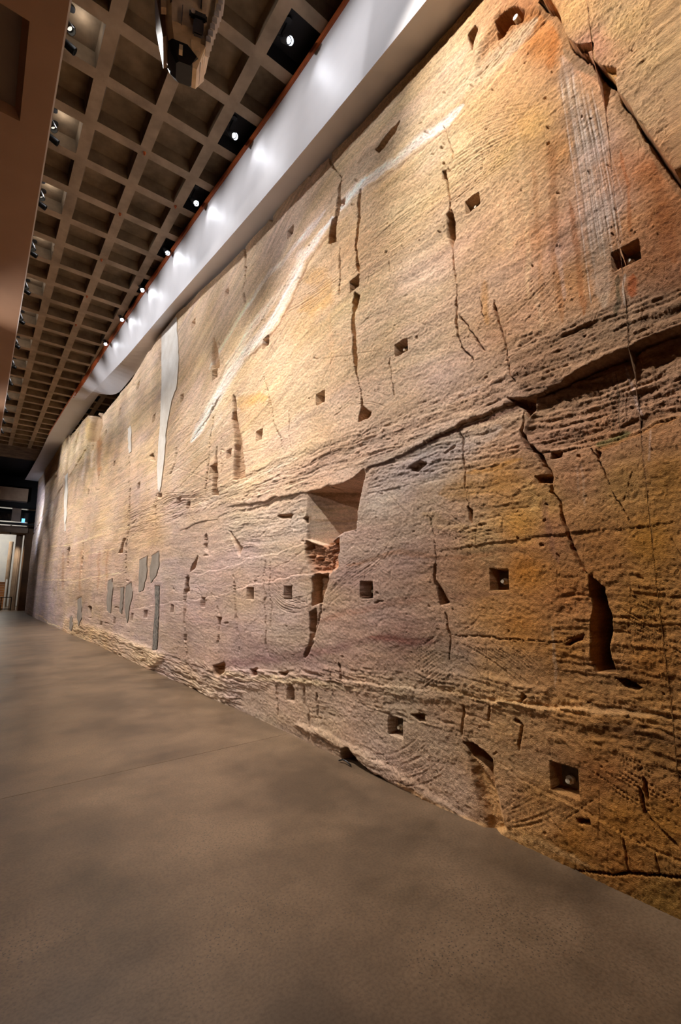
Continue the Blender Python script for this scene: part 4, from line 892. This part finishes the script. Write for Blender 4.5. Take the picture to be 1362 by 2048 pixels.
AIM = {-2: (1.1, 4.7, 0.95, 54), 0: (3.0, 2.0, 1.15, 60), 1: (4.8, 1.1, 1.0, 56), 2: (6.6, 1.2, 0.7, 56)}  # first entry: unseen lamp added to light the near upper rock
for k in (-2, 0, 1, 2, 3, 4, 5, 6, 7, 8, 9, 10, 11, 12):
    y = 5.37 + 1.475 * k
    sy, sz, pw, ang = AIM.get(k, (y - 1.4, 1.3, 0.6, 58))
    e = spotlight((0.215, y, 7.9), (2.7, sy, sz), CZ + 0.19, ('unseen spotlight added above the soffit, nearer than the first one in view' if k < 0 else ORD[k] + ' black spotlight along the left soffit edge, counted from the viewer'), 'spotlights above the left soffit', lens_side_me, TRACK_W * pw, TRACK_COL, math.radians(ang), 1.0)
    ld = bpy.data.lights.new('spill', 'POINT'); ld.energy = 1.2; ld.color = (0.95, 0.96, 1.0); ld.shadow_soft_size = 0.02      # added point light, standing in for lamp light on the coffer side
    lo = bpy.data.objects.new('spill', ld); COL.objects.link(lo); lo.parent = e; lo.location = (0.10, 0, 0.17)
    for y2 in ((y, y - 0.84) if k == 0 else (y,)):  # includes wash heads added only to brighten the near bulkhead
        spotlight((0.25, y2 + 0.22, 7.9), (2.5, y2 + (0.1 if y2 == y else -0.7), 6.9), CZ + 0.19, ('added wash spotlight before the nearest pair along the left soffit edge' if y2 < y else ORD[k] + ' small wash spotlight along the left soffit edge, aimed at the bulkhead' if k >= 0 else 'unseen small wash spotlight added above the soffit, nearer than the ones in view'), 'wash spotlights above the left soffit', lens_side_me, WASH_W * (0.78 if k < 2 else 1.0), FASCIA_COL, math.radians(64), 1.0)
for k in range(12):  # unseen row added to fill in light on the rock
    y = 6.4 + 2.15 * k
    lx, lz, tz, pw = (-1.5, 4.55, 5.6, 0.8) if k % 2 else (-1.5, 5.1, 1.6, 1.4 if k else 1.05)      # hung lower where they aim up past the soffit edge
    spotlight((lx, y, lz), (2.7, y - 1.9, tz), SZ, ORD[k] + ' added fill spotlight hung under the soffit, out of the picture', 'spotlights under the left soffit', lens_side_me, UNDER_FILL_W * pw, TRACK_COL, math.radians(64), 1.0)
spotlight((0.3, 28.0, 5.5), (2.45, 30.6, 5.4), CZ + 0.05, 'cool spotlight on a long stem lighting the far end of the rock', 'spotlights under the left soffit', lens_side_me, 450, (0.80, 0.86, 1.0), math.radians(84), 1.0)
# small fixings on the ceiling ribs
bm = bmesh.new(); bm_cyl(bm, (0, 0, 0), (0, 0, -0.02), 0.022, 0.022, 12); bm_cyl(bm, (0, 0, -0.02), (0, 0, -0.05), 0.009, 0.009, 8); fx = bm_mesh('rib_fixing', bm); fx.materials.append(M['trim'])
for j, (x, y) in enumerate([(289, 305), (240, 427), (203, 519), (174, 592), (152, 649), (351, 412)]):
    p = at_z(x, y, CZ); o = link('rib_fixing', fx); o.location = p
    tag(o, ['nearest', 'second', 'third', 'fourth', 'farthest', 'rightmost'][j] + ' small round fixing under a ceiling rib', 'fixing', 'fixings under the ceiling ribs')

# ------------------------------------------------------------------ craft hung nose-down under the ceiling
# local frame: x to the right of the view, y away, z up; its lower end is seen from below
cb = at_z(372, 140, 6.2)
craft = empty('hanging_craft', tuple(cb), (0, 0, -math.radians(17)))
craft.scale = (1.22, 1.22, 1.0)
tag(craft, 'cream panelled craft with a black nose hung nose-down from the ceiling', 'aircraft')
def loft(name, secs, mat, parent, cap=True, smooth=False):
    v, f = [], []; k = len(secs[0][1])
    for z, loop in secs: v += [(x, y, z) for x, y in loop]
    for i in range(len(secs) - 1):
        for j in range(k): f.append((i * k + j, i * k + (j + 1) % k, (i + 1) * k + (j + 1) % k, (i + 1) * k + j))
    if cap: f += [tuple(range(k))[::-1], tuple(range((len(secs) - 1) * k, len(secs) * k))]
    bm = bmesh.new(); bm.from_mesh(mesh_of(name, v, f, smooth)); return link(name, bm_mesh(name, bm, smooth), mat, parent)
def hull_loop(wl, wr, front, back, ch=0.05):
    return [(-wl, -front + ch), (-wl + ch, -front), (wr - ch, -front), (wr, -front + ch), (wr, back - ch), (wr - ch, back), (-wl + ch, back), (-wl, back - ch)]
hull = loft('hull', [(0.10, hull_loop(0.12, 0.115, 0.10, 0.14, 0.03)), (0.25, hull_loop(0.165, 0.145, 0.14, 0.18)), (0.6, hull_loop(0.185, 0.175, 0.16, 0.2)), (1.0, hull_loop(0.19, 0.20, 0.17, 0.2)), (1.62, hull_loop(0.19, 0.215, 0.17, 0.2))], M['cream'], craft)
nose = loft('nose', [(-0.02, hull_loop(0.07, 0.05, 0.055, 0.10, 0.02)), (0.05, hull_loop(0.115, 0.10, 0.09, 0.135, 0.03)), (0.112, hull_loop(0.135, 0.03, 0.108, 0.145, 0.03))], M['black'], craft)
loft('nose_cheek', [(-0.022, [(0.045, -0.056), (0.075, -0.045), (0.075, 0.10), (0.045, 0.10)]), (0.16, [(0.02, -0.125), (0.128, -0.115), (0.135, 0.14), (0.02, 0.14)])], M['cream_light'], craft)
box('hatch_plate', -0.055, -0.03, -0.115, -0.075, 0.02, 0.075, M['cream_light'], nose)
# side panels standing out on the left, pale tiles down the right edge, window strip, round port, seams
loft('side_panel', [(0.13, [(-0.17, -0.08), (-0.145, -0.10), (-0.14, 0.12), (-0.165, 0.14)]), (0.55, [(-0.245, -0.13), (-0.19, -0.15), (-0.185, 0.14), (-0.24, 0.16)]), (1.3, [(-0.30, -0.14), (-0.255, -0.16), (-0.25, 0.14), (-0.295, 0.16)])], M['hull_dimmed'], craft)
loft('side_panel', [(0.30, [(-0.19, -0.165), (-0.155, -0.175), (-0.155, -0.13), (-0.19, -0.12)]), (0.9, [(-0.235, -0.185), (-0.19, -0.195), (-0.19, -0.15), (-0.235, -0.14)]), (1.3, [(-0.25, -0.185), (-0.21, -0.195), (-0.21, -0.15), (-0.25, -0.14)])], M['cream'], craft)
for k in range(8):
    z0 = 0.15 + k * 0.075; w0 = 0.125 + 0.012 * k
    box('hull_tile', w0, w0 + 0.035, -0.155 - 0.003 * k, -0.05, z0, z0 + 0.068, M['white_tile'], craft, 0.004)
box('window_strip', 0.03, 0.105, -0.176, -0.14, 0.17, 0.33, M['hull_dark'], craft, 0.01)
box('window_frame', 0.0, 0.125, -0.182, -0.15, 0.335, 0.40, M['black'], craft, 0.01)
bm = bmesh.new(); bm_cyl(bm, (0.025, -0.180, 0.368), (0.025, -0.190, 0.362), 0.016, 0.016, 14); link('round_port', bm_mesh('round_port', bm), M['white_tile'], craft)
loft('collar', [(0.72, hull_loop(0.02, 0.20, 0.187, 0.0, 0.06)), (1.05, hull_loop(0.05, 0.215, 0.195, 0.0, 0.06))], M['cream_light'], craft)
box('slot', -0.075, -0.055, -0.178, -0.15, 0.78, 1.0, M['black'], craft, 0.004)
box('slot', -0.01, 0.008, -0.176, -0.15, 0.60, 0.635, M['black'], craft, 0.004)
box('slot', -0.135, -0.122, -0.165, -0.13, 0.42, 0.48, M['hull_dark'], craft, 0.004)
box('slot', 0.075, 0.082, -0.178, -0.15, 0.48, 0.62, M['hull_dark'], craft, 0.002)
box('seam', -0.05, -0.046, -0.166, -0.14, 0.24, 0.42, M['hull_dark'], craft)
bm = bmesh.new(); bm_tube(bm, [(0, 0, 1.6), (0, 0, CZ + 0.0 - cb[2])], 0.012); link('hanging_rod', bm_mesh('hanging_rod', bm), M['steel'], craft)

# ------------------------------------------------------------------ the far end of the hall
def span(name, x0, x1, ya, yb, Y, depth, mat, parent=None, over=None):
    """block whose front stands at distance Y between trace columns and rows"""
    a, b = at_y(x0, ya, Y), at_y(x1, yb, Y)
    xl, xr = (a[0], b[0]) if over is None else over
    return box(name, xl, xr, Y, Y + depth, min(a[2], b[2]), max(a[2], b[2]), mat, parent)
fb = span('beam', 0, 50, 972, 1003, 33.6, 0.6, M['far_conc'], None, (-6.2, 2.0)); tag(fb, 'pale concrete beam across the far end under the dark ceiling', 'beam')
sb_ = span('steel_beam', 0, 50, 1003, 1016, 34.4, 0.4, M['far_dark'], None, (-6.2, 3.2)); tag(sb_, 'upper black steel beam across the far end', 'beam')
gl = span('glazing', 0, 50, 1016, 1044, 35.6, 0.06, M['glass'], None, (-6.2, 3.2)); gl.name = 'window_1'; tag(gl, 'dark glazed band between the two black beams', kind='structure')
p0, p1 = at_y(22, 1042, 35.5), at_y(43, 1017, 35.5)
box('pier', p0[0], p1[0], 35.4, 35.58, p0[2], p1[2], M['far_conc'], gl)
sb2 = span('steel_beam', 0, 50, 1043, 1050, 34.6, 0.4, M['far_dark'], None, (-6.2, 3.2)); tag(sb2, 'lower black steel beam across the far end', 'beam')
sg = span('sign', 44.2, 49.2, 1037, 1044.6, 34.42, 0.2, M['blue']); tag(sg, 'small glowing blue sign beside the far end of the rock', 'sign')
lt_ = span('lintel', 0, 46, 1050, 1066, 36.0, 1.6, M['far_conc'], None, (-6.2, 2.35)); tag(lt_, 'pale concrete lintel over the far doorway', 'lintel')
tag(box('wall_far_right', 2.28, 3.3, 36.2, 37.4, -0.3, 7.0, M['far_wall']), 'dark brown wall between the far doorway and the rock', kind='structure')
for x0, x1, Y, lab in ((24, 38, 37.4, 'pale fluted column right of the far doorway'), (11, 20, 44.0, 'grey column left of the pale fluted column')):
    b0, b1 = at_y(x0, 1150, Y), at_y(x1, 1150, Y); xc = (b0[0] + b1[0]) / 2; r = (b1[0] - b0[0]) / 2
    e = empty('column', (xc, Y + r, 0)); tag(e, lab, 'column')
    bm = bmesh.new(); prof = []
    for j in range(48):
        a = 2 * math.pi * j / 48; rr = r * (1.0 if j % 4 < 2 else 0.93); prof.append((rr * math.cos(a), rr * math.sin(a)))
    loft('shaft', [(0.12, prof), (5.0, prof)], M['far_conc'], e)
    loft('base', [(0, [(q[0] * 1.08, q[1] * 1.08) for q in prof]), (0.12, [(q[0] * 1.08, q[1] * 1.08) for q in prof])], M['far_conc'], e)
e = tag(box('wall_far', -6.2, 3.3, 46.0, 46.3, -0.3, 9.0, M['far_white']), 'white wall seen through the far doorway', kind='structure')
# far spotlight on the lintel
lp = at_y(21.5, 1065, 35.7)
spotlight((lp[0], 36.1, lp[2]), (1.75, 37.6, 1.8), at_y(21.5, 1050, 36.0)[2], 'small spotlight under the pale lintel at the far end', 'spotlights at the far end', lens_side_me, 260, (1, 0.92, 0.8), math.radians(80), 0.8)
ld = bpy.data.lights.new('hall_lamp', 'POINT'); ld.energy = 350; ld.color = (1, 0.93, 0.82); ld.shadow_soft_size = 0.12
fixture = empty('pendant_lamp', (0.4, 42.5, 5.6)); tag(fixture, 'globe lamp lighting the room beyond the far doorway', 'lamp')
lo = bpy.data.objects.new('hall_lamp', ld); COL.objects.link(lo); lo.parent = fixture; lo.location = (0, 0, -0.3)
bm = bmesh.new(); bmesh.ops.create_uvsphere(bm, u_segments=16, v_segments=10, radius=0.12); link('globe', bm_mesh('globe', bm, True), M['lens_warm'], fixture)
bm = bmesh.new(); bm_tube(bm, [(0, 0, 0.1), (0, 0, 2.6)], 0.015); link('stem', bm_mesh('stem', bm), M['black'], fixture)
# stair and its rail
a0 = at_y(-30, 1215, 38.0); a1 = at_y(9, 1215, 38.0)
stair = empty('staircase', (a0[0], 38.0, 0)); tag(stair, 'timber stair rising beyond the far doorway', 'stairs')
for k in range(11): box('tread', 0, a1[0] - a0[0], 0.28 * k, 0.28 * k + 0.30, 0.17 * k, 0.17 * k + 0.16, M['timber'], stair)
pb = at_y(6.5, 1215, 37.9); box('newel_post', pb[0] - a0[0] - 0.03, pb[0] - a0[0] + 0.06, -0.12, -0.03, 0, 2.0, M['far_white'], stair)
r0, r1 = at_y(-20, 1215, 37.0), at_y(21, 1215, 37.0)
rail = empty('guard_rail', (r0[0], 37.0, 0)); tag(rail, 'low dark guard rail at the foot of the far stair', 'railing')
box('rail', 0, r1[0] - r0[0], 0, 0.05, 0.82, 0.87, M['black'], rail); box('rail', 0, r1[0] - r0[0], 0, 0.05, 0.08, 0.13, M['black'], rail)
for k in range(3): box('post', (r1[0] - r0[0]) * k / 2 - 0.025, (r1[0] - r0[0]) * k / 2 + 0.025, 0, 0.05, 0, 0.85, M['black'], rail)
